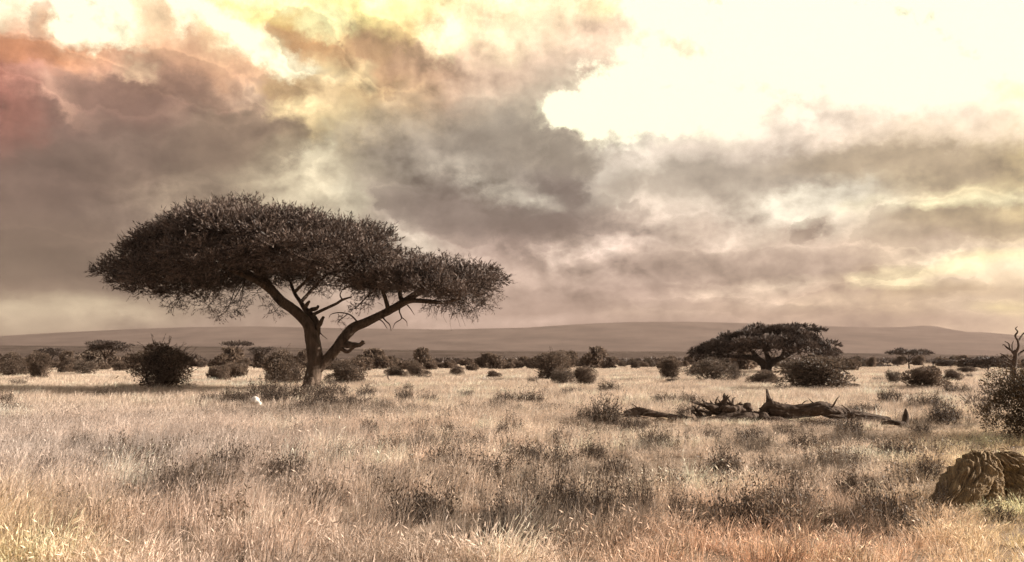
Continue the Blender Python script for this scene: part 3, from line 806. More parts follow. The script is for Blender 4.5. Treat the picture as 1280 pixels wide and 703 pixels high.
# branches between the limbs and the crown
br = []
B = [
    [(390, 394, 2.4, .4), (405, 387, 2.0, .2), (420, 380, 1.8, 0), (428, 375, 1.6, 0), (440, 371, .9, 0)],
    [(428, 375, 1.2, 0), (425, 369, .8, -.2), (428, 362, .6, -.2)],
    [(344, 368, 4.6, -.3), (328, 356, 4.0, -1), (308, 346, 3.4, -1.6), (284, 336, 2.8, -2.2), (258, 330, 2.2, -2.4), (228, 326, 1.6, -2.2), (196, 328, 1.0, -1.6), (165, 334, .6, -1)],
    [(335, 356, 4.2, -.4), (318, 345, 3.4, 1.2), (292, 332, 2.6, 2.8), (262, 318, 1.8, 4.0), (230, 312, 1.1, 4.6)],
    [(330, 348, 3.6, -.4), (328, 332, 3.0, -1.2), (322, 312, 2.2, -2.2), (318, 294, 1.4, -3.2)],
    [(325, 343, 3.4, -.4), (336, 328, 2.6, .8), (348, 310, 2.0, 1.6), (362, 294, 1.3, 2.4)],
    [(314, 330, 2.8, -.3), (298, 306, 2.2, .8), (284, 286, 1.6, 1.8), (270, 272, 1.0, 2.4)],
    [(376, 378, 2.4, 1.0), (392, 360, 2.0, 1.6), (410, 342, 1.6, 2.2), (428, 324, 1.1, 2.6)],
    [(368, 366, 2.2, 1.5), (384, 350, 1.8, .2), (404, 332, 1.5, -1.4), (424, 316, 1.0, -2.6)],
    [(362, 350, 1.6, 2.0), (352, 330, 1.4, 3.0), (344, 312, 1.0, 3.8)],
    [(486, 389, 3.0, .5), (482, 374, 2.6, .3), (476, 358, 2.2, 0), (466, 346, 1.6, -.6), (454, 334, 1.0, -1)],
    [(503, 379, 3.4, .5), (516, 376, 3.0, -.4), (536, 377, 2.8, -1.2), (556, 378, 2.2, -1.6), (575, 373, 1.6, -1.6), (594, 362, 1.0, -1.2), (612, 354, .6, -.8)],
    [(503, 379, 3.2, .5), (500, 364, 2.8, 1.4), (508, 352, 2.0, 2.4), (518, 342, 1.2, 3.2)],
    [(518, 369, 3.0, .4), (528, 360, 2.6, -1.0), (544, 352, 2.2, -2.2), (566, 346, 1.4, -2.8)],
    [(530, 362, 2.4, .2), (548, 355, 2.0, 1.2), (572, 348, 1.4, 1.8), (598, 346, .8, 1.8)],
    [(476, 358, 1.8, 0), (488, 344, 1.5, .6), (500, 336, 1.0, 1.0)],
    [(448, 404, 1.3, .4), (438, 394, 1.0, .2), (425, 391, .8, 0), (414, 393, .55, 0), (411, 398, .3, 0)],
    [(434, 393, .7, .2), (428, 398, .5, .1), (420, 401, .3, 0)],
    [(476, 394, 1.2, .4), (482, 401, .9, .2), (487, 406, .7, 0), (489, 414, .3, 0)],
    [(470, 398, 1.0, .3), (478, 402, .7, .1), (484, 411, .4, 0)],
    [(505, 378, 1.3, .4), (499, 388, 1.0, .2), (502, 398, .8, .1), (494, 404, .6, 0), (491, 411, .3, 0)],
    [(501, 396, .7, .1), (508, 402, .5, 0), (509, 408, .25, 0)],
    [(506, 378, 1.0, .4), (513, 386, .7, .2), (518, 394, .3, 0)],
    [(400, 416, .8, .2), (404, 420, .5, .1), (409, 424, .3, 0)],
    [(470, 362, 1.4, 0), (460, 370, 1.0, -.4), (452, 378, .8, -.6), (444, 386, .4, -.8)],
]
allpts = []
for k, b in enumerate(B):
    br.append(limb(b, 7 if b[0][2] > 2 else 5, .08, 50 + k, 4, .03))
    allpts += [(tp(q[0], q[1], q[3]), q[2]) for q in b if q[2] < 5]
v, f = merge(br)
obj('branches', mesh('acacia_branches', [(v, f, 0)], [M_bark], True), acacia)
for b in (Lf[4:], Lr[8:], Lm[4:]):
    allpts += [(tp(q[0], q[1], q[3] if len(q) > 3 else 0), q[2]) for q in b]
AP = np.array([a[0] for a in allpts])

TOP = [(112, 340), (132, 328), (155, 314), (180, 299), (205, 281), (235, 265), (265, 258), (300, 256), (340, 264), (385, 271), (430, 280), (465, 288), (485, 300), (496, 314), (505, 326)]
BOT = [(112, 346), (150, 360), (200, 371), (240, 374), (300, 366), (350, 354), (400, 354), (450, 349), (490, 336), (505, 322)]
RT = [(440, 338), (470, 332), (500, 324), (530, 323), (565, 327), (600, 334), (622, 341), (636, 350)]
RB = [(440, 350), (470, 360), (500, 362), (540, 366), (580, 374), (610, 372), (628, 362), (636, 353)]


def crown(top, bot, x0, x1, ry, nplan, seed, padr, spikes, y0=0.0):
    g = np.random.default_rng(seed)
    tx, ty = zip(*top); bx, by = zip(*bot)
    cx, rx = (x0 + x1) / 2, (x1 - x0) / 2
    pts = []
    tries = 0
    while len(pts) < nplan and tries < 20000:
        tries += 1
        px = g.uniform(x0 + 6, x1 - 6); t = g.uniform(-1, 1)
        e = math.sqrt(max(0, 1 - ((px - cx) / rx) ** 2))
        if abs(t) > e: continue
        q = np.array([px * PXM, t * ry])
        if any(np.hypot(*(q - p[2])) < padr * .86 for p in pts): continue
        pts.append((px, t, q, e))
    parts, C = [], []
    mx = padr / PXM
    for px, t, q, e in pts:
        r = padr * g.uniform(.65, 1.25)
        r = min(r, max(.45, (px - x0) * PXM * .8), max(.45, (x1 - px) * PXM * .8))
        rp_ = r / PXM
        # highest place a cushion of this radius can have under the outline
        zt = min(tp(px + o * rp_, np.interp(px + o * rp_, tx, ty) + 9 * (1 - abs(o)) + 2)[2] + .18 * r * abs(o) for o in (-.8, -.4, 0, .4, .8)) - .15
        zb = tp(px, np.interp(px, bx, by))[2]
        if zt < zb + .3: zt = zb + .3
        u = abs(t) / max(e, .05)
        zr = zb + (zt - zb) * .22
        z = zr + (zt - zr) * math.sqrt(max(0, 1 - min(u, 1) ** 2.2))
        rz = min(r * g.uniform(.30, .46), max(.2, (zt - zb) * .4))
        c = np.array([tp(px, 300, y0 + t * ry)[0], y0 + t * ry, z - rz - abs(g.normal(0, .26)) * (t != 0)])
        C.append(c)
        n = int(spikes * r * r * g.uniform(.8, 1.2))
        parts.append(pad_spray(c, (r, r, rz), n, g, .58, .38, .12, 9, .046))
        m = n // 5                                  # thin skirt of twigs below
        b = c + np.column_stack([g.normal(0, r * .5, (m, 2)), -rz * g.uniform(.2, 1.4, m)])
        parts.append(sprays(b, g.normal(0, .6, (m, 3)) + np.array([0, 0, -.1]), .36 * g.uniform(.5, 1.4, m), g, 6, .03))
        for lay in range(2):
            if z - zb > 1.2 and g.random() < (.62 if lay else .4):   # lower storeys of the dome, open enough to see through
                c2 = np.array([c[0] + g.normal(0, .5), c[1] + g.normal(0, .5), zb + (z - zb) * g.uniform(.08, .7)])
                C.append(c2)
                parts.append(pad_spray(c2, (r * .75, r * .75, rz * .5), int(n * .5), g, .48, .15, .3, 8, .04))
    return parts, C


cr1, C1 = crown(TOP, BOT, 166, 503, 7.2, 125, 11, 1.22, 104)
cr2, C2 = crown(RT, RB, 440, 614, 4.0, 48, 12, 1.0, 125, -.3)
# thin tips of the two crowns
g = np.random.default_rng(20)
for dst, CC, L_ in ((cr1, C1, [(127, 339, .42, -.6), (136, 334, .5, .6), (140, 342, .5, -1.4), (150, 326, .6, 0), (152, 340, .6, 1.6), (160, 334, .7, -2.4), (168, 316, .7, .8), (172, 330, .8, -1.2), (178, 345, .7, -2.5), (182, 308, .7, -.5), (184, 326, .8, 2.6), (165, 350, .5, -.8), (150, 352, .4, -.4)]),
                    (cr2, C2, [(624, 349, .42, -.4), (614, 342, .5, .5), (612, 352, .5, -1.0), (602, 338, .6, -.6), (603, 350, .6, 1.2), (608, 362, .45, -.8), (596, 358, .6, -1.4)])):
    for px, py, r, dy in L_:
        c = tp(px, py, dy); CC.append(c)
        dst.append(pad_spray(c - np.array([0, 0, .1]), (r, r, r * .38), int(150 * r * r + 25), g, .5, .2, .25, 8, .042))
# cushions that stand proud of the outline
for px, py, r, dy in [(208, 281, .7, .5), (236, 265, .6, -.5), (262, 258, .7, .8), (305, 255, .8, -.4), (288, 258, .5, 1), (352, 265, .7, .3), (388, 271, .7, -.6), (372, 268, .5, .8), (428, 280, .7, .4), (456, 286, .7, -.3), (476, 291, .6, .2), (486, 300, .5, -.4), (192, 300, .6, -1), (222, 275, .5, 0)]:
    c = tp(px, py + 5, dy); C1.append(c)
    cr1.append(pad_spray(c, (r, r, r * .4), int(130 * r * r + 20), g, .55, .45, .1, 8, .045))
for px, py, r, dy in [(505, 318, .5, 0), (530, 323, .5, .3), (558, 326, .6, -.3), (584, 334, .5, .2), (480, 318, .5, -.6)]:
    c = tp(px, py + 5, dy); C2.append(c)
    cr2.append(pad_spray(c, (r, r, r * .4), int(130 * r * r + 20), g, .55, .45, .1, 8, .045))
# ragged tufts that hang from the underside, at the places the photo shows them
g = np.random.default_rng(21)
hang = [(140, 352, -1, .5), (170, 360, -2, .6), (200, 366, -2, .7), (222, 374, -2, .8), (216, 384, -2.2, .5), (245, 372, -2.4, .8), (262, 380, -2.4, .8), (282, 384, -2.2, .8), (276, 394, -2.3, .5), (300, 376, -1.8, .8), (296, 388, -2, .5), (322, 366, -1.6, .7), (345, 388, -.6, .45), (338, 380, -.5, .45), (386, 352, .3, .7), (410, 356, .6, .8), (432, 352, .4, .7), (400, 364, .4, .5), (452, 380, -.6, .6), (444, 386, -.7, .45), (462, 374, -.5, .55), (470, 366, 0, .6), (540, 382, -1.2, .5), (572, 386, -1.4, .7), (590, 388, -1.2, .7), (560, 380, -1.4, .6), (606, 380, -1, .7), (616, 368, -.8, .6), (425, 400, 0, .3), (250, 352, 0, 1), (280, 356, .5, 1), (210, 350, 0, .9), (300, 350, 2, 1), (240, 344, 3, 1), (350, 350, 2.5, 1), (180, 346, 1, .9)]
ht, hs = [], []
for px, py, dy, r in hang:
    c = tp(px, py, dy)
    n = int(260 * r)
    d = sph(n, g)
    b = c + d * np.array([r, r * .8, r * .5]) * (g.random(n) ** .5)[:, None]
    n = n // 4; b = b[:n]; d = d[:n]
    ht.append(sprays(b, d * .7 + g.normal(0, .5, (n, 3)) - np.array([0, 0, .12]), .36 * g.uniform(.5, 1.4, n), g, 6, .028))
    k = np.argmin(np.linalg.norm(AP - c, axis=1))
    hs.append(twig_tree(AP[k], c, g, .04, .012, .05))
    for q in range(int(7 * r + 3)):
        e = c + sph(1, g)[0] * np.array([r, r, r * .55]) * g.uniform(.6, 1.3) + np.array([0, 0, -.15])
        hs.append(twig_tree(c, e, g, .016, .006, .0, 3))
for b in ([(545, 378), (548, 398)], [(552, 378), (560, 400)], [(574, 378), (580, 396)], [(584, 378), (590, 399)], [(566, 378), (571, 405)], [(532, 376), (530, 393)]):   # thin dead twigs under the right pad
    for q in range(3):
        s = tp(b[0][0] + g.normal(0, 3), b[0][1], -1.3); e = tp(b[1][0] + g.normal(0, 7), b[1][1] + g.normal(0, 5), -1.3)
        hs.append(twig_tree(s, e, g, .022, .006, 0, 3))
for C in C1 + C2:
    k = np.argsort(np.linalg.norm((AP - C) * np.array([1, 1, 1.6]), axis=1))[0]
    hs.append(twig_tree(AP[k], C, g, .045, .015, .06))
    for q in range(4):
        e = C + sph(1, g)[0] * np.array([1, 1, .5]) * g.uniform(.5, 1.3)
        hs.append(twig_tree(C, e, g, .02, .006, .05, 3))
v, f = merge(cr1); obj('crown', mesh('acacia_crown', [(v, f, 0)], [M_crown]), acacia)
v, f = merge(cr2); tag(obj('crown', mesh('acacia_side_crown', [(v, f, 0)], [M_crown]), acacia), 'lower flat pad of leaves carried by the right limb')
v, f = merge(ht); obj('hanging_foliage', mesh('acacia_hanging', [(v, f, 0)], [M_crown]), acacia)
v, f = merge(hs); obj('twigs', mesh('acacia_twigs', [(v, f, 0)], [M_twig]), acacia)


# ------------------------------------------------------------------ smaller acacias
def small_acacia(name, label, loc, stems, pads, seed, mats, spike=(.4, .12), dens=200, group=None):
    """stems: lists of (x, y, z, r); pads: (x, y, z, rx, rz)"""
    g = np.random.default_rng(seed)
    t = thing(name, label, 'tree', loc, 0, 1, group)
    tb, ends = [], []
    for s in stems:
        s = np.array(s, float)
        tb.append(tube(s[:, :3], s[:, 3], 8, 4, .08, .02, seed))
        ends += [p[:3] for p in s[1:]]
    ends = np.array(ends)
    tw, fo = [], []
    for x, y, z, rx, rz in pads:
        c = np.array([x, y, z])
        k = np.argmin(np.linalg.norm(ends - c, axis=1))
        tw.append(twig_tree(ends[k], c, g, .055, .02, .05))
        for q in range(5):
            e = c + sph(1, g)[0] * np.array([rx, rx, rz]) * .8
            tw.append(twig_tree(c - np.array([0, 0, rz * .5]), e, g, .03, .01, 0, 3))
        n = int(dens * rx * rx)
        fo.append(pad(c, (rx, rx, rz), n, g, spike[0], spike[1], .45, .25))
    v, f = merge(tb); obj('trunk', mesh(name + '_trunk', [(v, f, 0)], [mats[1]], True), t)
    v, f = merge(tw); obj('twigs', mesh(name + '_twigs', [(v, f, 0)], [mats[1]]), t)
    v, f = merge(fo); obj('crown', mesh(name + '_crown', [(v, f, 0)], [mats[0]]), t)
    return t


FM = (M_far_crown, M_twig)
# the broad dark one right of centre, ~118 m away
D2 = 118.0; A2 = atd(955, D2); s2 = D2 / F * 1.004


def q2(px, py, dy=0):
    p = plane(px, py, D2 + dy) - A2
    return p


def st2(l): return [(*q2(a, b, d), r) for a, b, d, r in l]


g = np.random.default_rng(31)
pads2 = []
lob = [(886, 434, 0, 1.7), (902, 428, -1.5, 1.9), (918, 421, .5, 2.0), (934, 416, -1, 2.0), (950, 412, 1, 2.1), (966, 411, -1, 2.1), (984, 412, .5, 2.1), (1000, 417, -1, 2.0), (1014, 424, .5, 2.0), (1026, 432, 0, 1.8), (985, 425, -4, 1.9), (958, 422, -4.5, 2.0), (932, 427, -4, 1.9), (908, 434, -2, 1.6), (970, 431, -5, 1.5), (1034, 438, .5, 1.3), (876, 439, .5, 1.2), (1004, 431, -4, 1.6), (940, 420, 4, 2.0), (980, 418, 4, 2.1), (912, 427, 4, 1.8), (1010, 427, 4, 1.8), (874, 444, 0, 1.1), (888, 443, -2, 1.3), (905, 439, -3, 1.0), (1034, 446, -1, 1.2), (1024, 442, -3, 1.4), (956, 429, -5, 1.3), (990, 431, -5, 1.3), (922, 432, -4, 1.3)]
for px, py, dy, r in lob:
    p = q2(px, py, dy)
    for k in range(3):
        pads2.append((p[0] + g.normal(0, .5), p[1] + g.normal(0, .5), p[2] - .55 + g.normal(0, .2), r * g.uniform(.6, .95), .78 * g.uniform(.7, 1.2)))
for px, py in ((1000, 408), (1012, 409), (1022, 413), (992, 408), (1014, 413.5), (1026, 414)):
    p = q2(px, py, 1); pads2.append((p[0], p[1], p[2], .8, .16))
small_acacia('acacia_tree', 'broad dark acacia with a heaped many-lobed crown, between round bushes', A2, [
    st2([(957, 470, 0, .75), (957, 462, 0, .62), (955, 456, 0, .55), (948, 450, -.2, .45), (938, 447, -.4, .36), (922, 446, -.6, .25), (904, 446, -.6, .12)]),
    st2([(959, 466, 0, .6), (961, 458, .2, .5), (968, 452, .3, .42), (978, 447, .3, .34), (990, 441, .3, .25), (1003, 433, .2, .12)]),
    st2([(960, 462, .4, .45), (961, 452, .8, .38), (958, 442, 1, .30), (952, 430, 1, .18)]),
    st2([(950, 452, -.2, .32), (944, 443, .4, .26), (934, 434, .8, .18), (922, 428, 1, .1)]),
    st2([(976, 448, .3, .26), (980, 438, -.4, .2), (976, 426, -.8, .12)]),
    st2([(992, 436, .6, .16), (1004, 420, .8, .12), (1012, 411, 1, .06), (1022, 413, 1, .04)])],
    pads2, 32, FM, (.5, .15), 130)


def umbrella(name, label, px, dist, ytop, ybase, halfw, seed, forks=5, lean=0, layers=1, mats=FM, thick=.35, spike=(.42, .12), dens=95, group=None):
    """small flat-topped acacia: forked stem, thin table of leaves"""
    g = np.random.default_rng(seed)
    A = atd(px, dist); s = dist / F
    h = (ybase - ytop) * s; w = halfw * s
    A[2] = float(hgt(A[0], A[1]))
    ztop = CAM[2] + (HORIZON - ytop) * s - A[2]
    st, pd = [], []
    fk = ztop * .42
    st.append([(0, 0, -.1, .035 * ztop + .05), (lean * .3, 0, fk * .5, .03 * ztop + .03), (lean * .6, 0, fk, .028 * ztop + .02)])
    for k in range(forks):
        a = k * 6.28 / forks + g.uniform(-.4, .4); q = g.uniform(.45, .8)
        ex, ey = math.cos(a) * w * q, math.sin(a) * w * q * .8
        st.append([(lean * .55, 0, fk * .9, .022 * ztop), (lean * .7 + ex * .35, ey * .35, fk + (ztop - fk) * .45, .016 * ztop), (lean + ex * .75, ey * .75, fk + (ztop - fk) * .75, .011 * ztop), (lean + ex, ey, ztop - thick * .8, .006 * ztop)])
    for lay in range(layers):
        n = int(16 + 10 * w / 3)
        for k in range(n):
            a = g.uniform(0, 6.28); q = math.sqrt(g.random()) * (1 - .25 * lay)
            pd.append((lean + math.cos(a) * w * q * .86, math.sin(a) * w * q * .75, ztop - thick * .9 - lay * ztop * .17 * g.uniform(.5, 1.4) - .10 * w * q * q + g.normal(0, .10), w * g.uniform(.13, .24), thick * g.uniform(.45, .8)))
    return small_acacia(name, label, A, st, pd, seed, mats, spike, dens, group)


umbrella('acacia_tree', 'flat-topped acacia with spreading pale stem at the left, behind bushes', 135, 150, 427, 463, 31, 41, 6, .3, 2, FM, .4)
umbrella('acacia_tree', 'thin umbrella acacia standing above bushes left of the great tree', 297, 165, 427, 461, 23, 42, 5, 0, 1, FM, .35)
umbrella('acacia_tree', 'sparse see-through acacia beside the thin umbrella acacia', 328, 170, 434, 461, 20, 43, 5, .3, 2, FM, .3, (.4, .07), 60)
umbrella('acacia_tree', 'table-flat acacia with a V of thin branches at the far right', 1132, 150, 438.5, 462, 28, 44, 6, 0, 1, FM, .30, (.42, .13), 150)
umbrella('acacia_tree', 'low dark spreading acacia just left of the dead tree', 1230, 140, 447, 466, 28, 45, 5, 0, 2, FM, .45)
umbrella('acacia_tree', 'small dark domed acacia between the table-flat acacia and the low spreading one', 1183, 190, 450, 462, 15, 46, 5, 0, 2, FM, .5)
umbrella('acacia_tree', 'small low acacia left of the table-flat acacia', 1103, 200, 456, 464, 16, 47, 5, 0, 1, FM, .5)
umbrella('acacia_tree', 'dim flat acacia above the bushes near the left edge', 68, 175, 436, 461, 20, 48, 5, 0, 2, FM, .4)
umbrella('acacia_tree', 'small faint acacia top between table-flat acacia and the domed one', 1162, 210, 451, 461, 12, 49, 5, 0, 1, FM, .3)

# dead tree on the right
dt = at(1266, 474); DD = dt[1]


def dq(px, py, dy=0): return plane(px, py, DD + dy) - dt


dead = thing('dead_tree', 'bare bleached dead tree with twisted branches at the right edge', 'tree', dt)
sd = DD / F
dtr = [[(1266, 478, 0, 4.4), (1267, 466, 0, 3.6), (1268, 455, 0, 3.1), (1269, 446, 0, 2.7), (1269.5, 438, 0, 2.2)]]
v, f = merge([tube([dq(a, b, d) for a, b, d, r in l], [r * sd for a, b, d, r in l], 10, 5, .14, .03, 60) for l in dtr])
obj('trunk', mesh('dead_trunk', [(v, f, 0)], [M_dead], True), dead)
dbr = [[(1269, 442, 0, 2.4), (1273, 434, -.2, 2.0), (1272, 426, -.3, 1.6), (1269, 420, -.3, 1.4), (1272, 415, -.3, 1.1), (1269.5, 411, -.3, .8), (1272, 408.5, -.3, .5)],
       [(1272, 428, -.3, 1.4), (1277, 420, 0, 1.2), (1281, 416, .1, 1.0), (1287, 417, .2, .7), (1291, 412, .2, .4)],
       [(1269, 444, 0, 2.2), (1264, 438, .2, 1.8), (1259, 435, .3, 1.4), (1255, 431, .3, .9), (1253, 432, .3, .5)],
       [(1262, 437, .2, 1.3), (1261, 430, .2, 1.0), (1256, 427, .2, .5)],
       [(1267, 452, 0, 2.2), (1261, 449, -.3, 1.6), (1256, 445, -.4, 1.2), (1250, 442, -.4, .6)],
       [(1269, 448, 0, 2.2), (1275, 442, .3, 1.8), (1280, 438, .4, 1.4), (1286, 436, .4, 1.0), (1293, 430, .5, .5)],
       [(1266, 458, 0, 2.0), (1260, 455, .4, 1.4), (1254, 452, .6, 1.0), (1248, 453, .7, .5)],
       [(1264, 462, 0, 1.6), (1258, 461, .2, 1.0), (1252, 458, .3, .5)],
       [(1266, 440, .2, 1.2), (1265, 432, .3, .9), (1267, 426, .3, .4)]]
for k, l in enumerate(dbr):
    v, f = tube([dq(a, b, d) for a, b, d, r in l], [r * sd * .82 for a, b, d, r in l], 7, 5, .1, .04, 61 + k)
    obj('branch', mesh('dead_branch', [(v, f, 0)], [M_dead], True), dead)

# ------------------------------------------------------------------ bushes
BM = [bush_mesh('bush%d' % k, 2.0, s[0], s[1], s[2], s[3], 70 + k, (s[4], M_twig), s[5], 1.0, s[6]) for k, s in enumerate([
    (1.7, 15, 9500, .072, M_bush, 95, .2),      # 0 round, dense
    (2.0, 18, 11500, .064, M_bush, 130, .2),      # 1 tall round
    (1.2, 14, 6000, .085, M_bush, 50, .2),      # 2 low and broad
    (1.5, 16, 5000, .075, M_bush2, 90, .3),     # 3 pale and loose
    (2.6, 18, 7500, .085, M_bush, 60, .1),      # 4 upright
    (1.3, 22, 8500, .070, M_bush2, 110, .5),    # 5 wide heap with bare twigs
])]


def bush(kind, px, ybase, width, label, ytop=None, rz=0, group=None, name='bush', dist=None):
    b = at(px, ybase) if dist is None else atd(px, dist)
    s = b[1] / F
    w = width * s / 2.0 * 1.16
    hz_ = w
    if ytop is not None:
        hm_ = [1.7, 2.0, 1.2, 1.5, 2.6, 1.3][kind]
        hz_ = (CAM[2] + (HORIZON - ytop) * s - b[2]) / hm_ * 1.06
    return make_bush(name, BM[kind], label, b, rz, (w, w, hz_), group)


bush(1, 202, 487, 66, 'big round dark bush with sunlit right side, nearest on the left', 428, .4)
bush(0, 357, 483, 48, 'round dark bush directly behind the left of the great trunk', 437, 2.0)
bush(0, 435, 481, 46, 'dark rounded bush just right of the great trunk', 450, 3.0)
bush(2, 273, 478, 28, 'low dark bush left of the round bush behind the trunk', 456, 1)
bush(2, 296, 474, 26, 'pale-edged low bush right of the thin umbrella acacia stem', 453, 4)
bush(4, 49, 474, 25, 'upright dark bush on a narrow foot near the left edge', 440, .7)
bush(0, 18, 472, 34, 'greyish bush against the left edge', 440, 2.2)
bush(0, 84, 468, 24, 'small dark bush right of the upright bush near the left edge', 447, .2)
bush(3, 108, 470, 30, 'pale low bush in front of the flat-topped acacia at the left', 451, 1.2)
bush(2, 148, 466, 18, 'small dark bush at the foot of the flat-topped acacia at the left', 452, 2.4)
bush(0, 494, 473, 22, 'small squat dark bush, first right of the great tree on the far grass', 457, .9)
bush(1, 519, 473, 21, 'small upright dark bush, second right of the great tree on the far grass', 453, 2.9)
bush(0, 534, 472, 10, 'tiny dark bush touching the second small bush right of the great tree', 463, .9)
bush(1, 571, 471, 15, 'small dark bush near the pale bare patch in mid distance', 457, 5.1)
bush(0, 617, 474, 18, 'isolated small dark bush on the far grass at mid picture', 463, 3.3)
bush(4, 688, 477, 48, 'tall dense thicket at mid picture, darkest of its clump', 439, 1.9)
bush(3, 704, 483, 30, 'pale leafy bush in front of the tall thicket', 463, .6)
bush(4, 731, 484, 27, 'dark stiff bush at the right end of the mid-picture clump', 458, 3.8)
bush(4, 839, 477, 30, 'upright egg-shaped dark bush left of the broad acacia', 447, 5.2)
bush(2, 839, 480, 14, 'small low shrub at the foot of the egg-shaped bush', 473, .2)
bush(3, 890, 478, 52, 'loose pale shrub with thin stems under the left of the broad acacia', 449, 2.6)
bush(0, 953, 482, 32, 'neat round pale-topped bush in front of the broad acacia trunk', 462, 4.4)
bush(5, 1022, 488, 90, 'wide heaped bush with bare twigs, right of the broad acacia trunk', 446, 1.5)
bush(2, 1066, 486, 16, 'little dark bush at the right end of the wide heaped bush', 479, 1.5)
bush(2, 1155, 487, 50, 'rounded dome-like bush on the right of the plain', 457, .8)
bush(0, 1191, 478, 22, 'small round bush just right of the dome-like bush', 461, 2.8)
bush(3, 1118, 480, 20, 'small pale bush left of the dome-like bush', 464, 1.1)
bush(0, 870, 470, 14, 'small bush between the egg-shaped bush and the loose pale shrub', 455, 1.1)
bush(3, 917, 478, 16, 'slim twiggy shrub right of the loose pale shrub', 455, 3.1)
bush(1, 1210, 468, 20, 'shaded bush under the low dark spreading acacia', 458, 3.4)

# near bush, right edge: fine leaves and long twigs
nb = at(1306, 552)
g = np.random.default_rng(90)
fm, sm_ = bush_mesh('near_bush', 2.4, 1.45, 26, 21000, .042, 91, (M_bush3, M_twig), 260, 1.0, .35)
make_bush('bush', (fm, sm_), 'large tangled leafy bush cut by the right edge, nearest of all bushes', nb, .5, (.98, 1.05, 1.12))
fm, sm_ = bush_mesh('sprig_bush', 1.8, 1.0, 10, 1400, .045, 92, (M_bush2, M_twig), 150, 1.0, .3)
make_bush('bush', (fm, sm_), 'thin pale leafy sprigs standing left of the large tangled bush at the right edge', at(1232, 522), 1.5, (.8, .9, 1.05))

# belt of bushes along the far edge of the plain
BF = []
for k in range(5):
    a, b = bush_mesh('far_bush%d' % k, 2.0, [1.5, 1.2, 1.8, 1.4, 1.0][k], 12, 1700, .20, 100 + k, (M_bush if k != 3 else M_bush2, M_twig), 14)
    BF.append((a, b))
g = np.random.default_rng(120)
protos = []
n = 0
for k in range(165):
    px = -70 + 1420 * (k + g.uniform(-.4, .4)) / 165
    dist = g.uniform(125, 230) if k % 3 else g.uniform(180, 300)
    w = g.uniform(1.7, 4.2) * (1 if g.random() < .85 else 1.4)
    if 1090 < px < 1175 and dist < 215: continue
    b = atd(px, dist)
    i = int(g.integers(5))
    lab = 'bush in the ragged line of bushes along the far edge of the plain'
    if i >= len(protos) or protos[i] is None:
        while len(protos) <= i: protos.append(None)
        protos[i] = make_bush('bush', BF[i], lab, b, g.uniform(0, 6), (w / 2, w / 2, w / 2 * g.uniform(.8, 1.2)), 'bushes lining the far edge of the plain')
    else:
        copy_tree(protos[i], lab, b, g.uniform(0, 6), (w / 2, w / 2, w / 2 * g.uniform(.8, 1.2)), 'bushes lining the far edge of the plain')
# a few domed acacias in that belt
spots = [(350, 210, 449, 14), (625, 230, 454, 12), (530, 250, 454, 13), (700, 230, 448, 14), (725, 260, 451, 14), (775, 270, 450, 14), (1045, 230, 453, 14), (1215, 230, 455, 16), (110, 260, 446, 16), (6, 240, 445, 16), (588, 240, 455, 14), (655, 260, 452, 13), (760, 230, 447, 22), (790, 250, 452, 18), (812, 260, 452, 15), (740, 210, 446, 16), (30, 230, 446, 14), (470, 260, 452, 14), (555, 250, 454, 13), (1060, 220, 450, 16), (1082, 240, 456, 14), (250, 230, 446, 16), (208, 240, 448, 16), (-40, 220, 446, 22), (1310, 220, 446, 22)]
proto = [None, None]
for k, (px, dist, yt, hw) in enumerate(spots):
    lab = 'small dark domed acacia rising among the far line of bushes'
    if proto[k % 2] is None:
        proto[k % 2] = umbrella('acacia_tree', lab, px, dist, yt, 459, hw, 130 + k, 5, .2, 2, FM, .7, (.5, .2), 60, 'domed acacias among the far bushes')
        proto[k % 2]['ref'] = (HORIZON - yt) * dist / F + 1.75
        proto[k % 2]['rw'] = hw * dist / F
    else:
        p = proto[k % 2]; h_ = ((HORIZON - yt) * dist / F + 1.75) / p['ref']; w_ = hw * dist / F / p['rw']
        copy_tree(p, lab, atd(px, dist), g.uniform(0, 6), (w_, w_, h_), 'domed acacias among the far bushes')
for p in proto:
    del p['ref'], p['rw']
for o in bpy.data.objects:
    for kk in ('ref', 'rw'):
        if kk in o: del o[kk]

# far woodland: reads as one dark mass
g = np.random.default_rng(140)
wv = []
for k in range(750):
    dist = 330 * (1 + g.random() ** 1.5 * 2.6)
    px = g.uniform(-300, 1580)
    c = atd(px, dist); r = g.uniform(1.3, 3.4); h_ = r * g.uniform(.28, .46)
    n = 60
    d = sph(n, g); d[:, 2] = np.abs(d[:, 2])
    wv.append(leaves(np.array([c[0], c[1], 0]) + d * np.array([r, r, h_ * 2]) * g.uniform(.5, 1, (n, 1)) + np.array([0, 0, .2]), d + g.normal(0, .5, (n, 3)), 1.3 * g.uniform(.6, 1.4, n), .8 * np.ones(n), g))
v, f = merge(wv)
tag(obj('woodland', mesh('woodland', [(v, f, 0)], [M_far_crown])), 'dark bushland merging into one band beyond the plain', 'woodland', kind='stuff')

# ------------------------------------------------------------------ fallen wood
LD = at(960, 527)
FD = LD[1]


def lq(px, py, dy=0): return plane(px, py, FD + dy) - LD


sl = FD / F


def wood(l, sides, flute, seed, n=5, rough=.05):
    return tube([lq(a, b, d) for a, b, r, d in l], [r * sl for a, b, r, d in l], sides, n, flute, rough, seed)


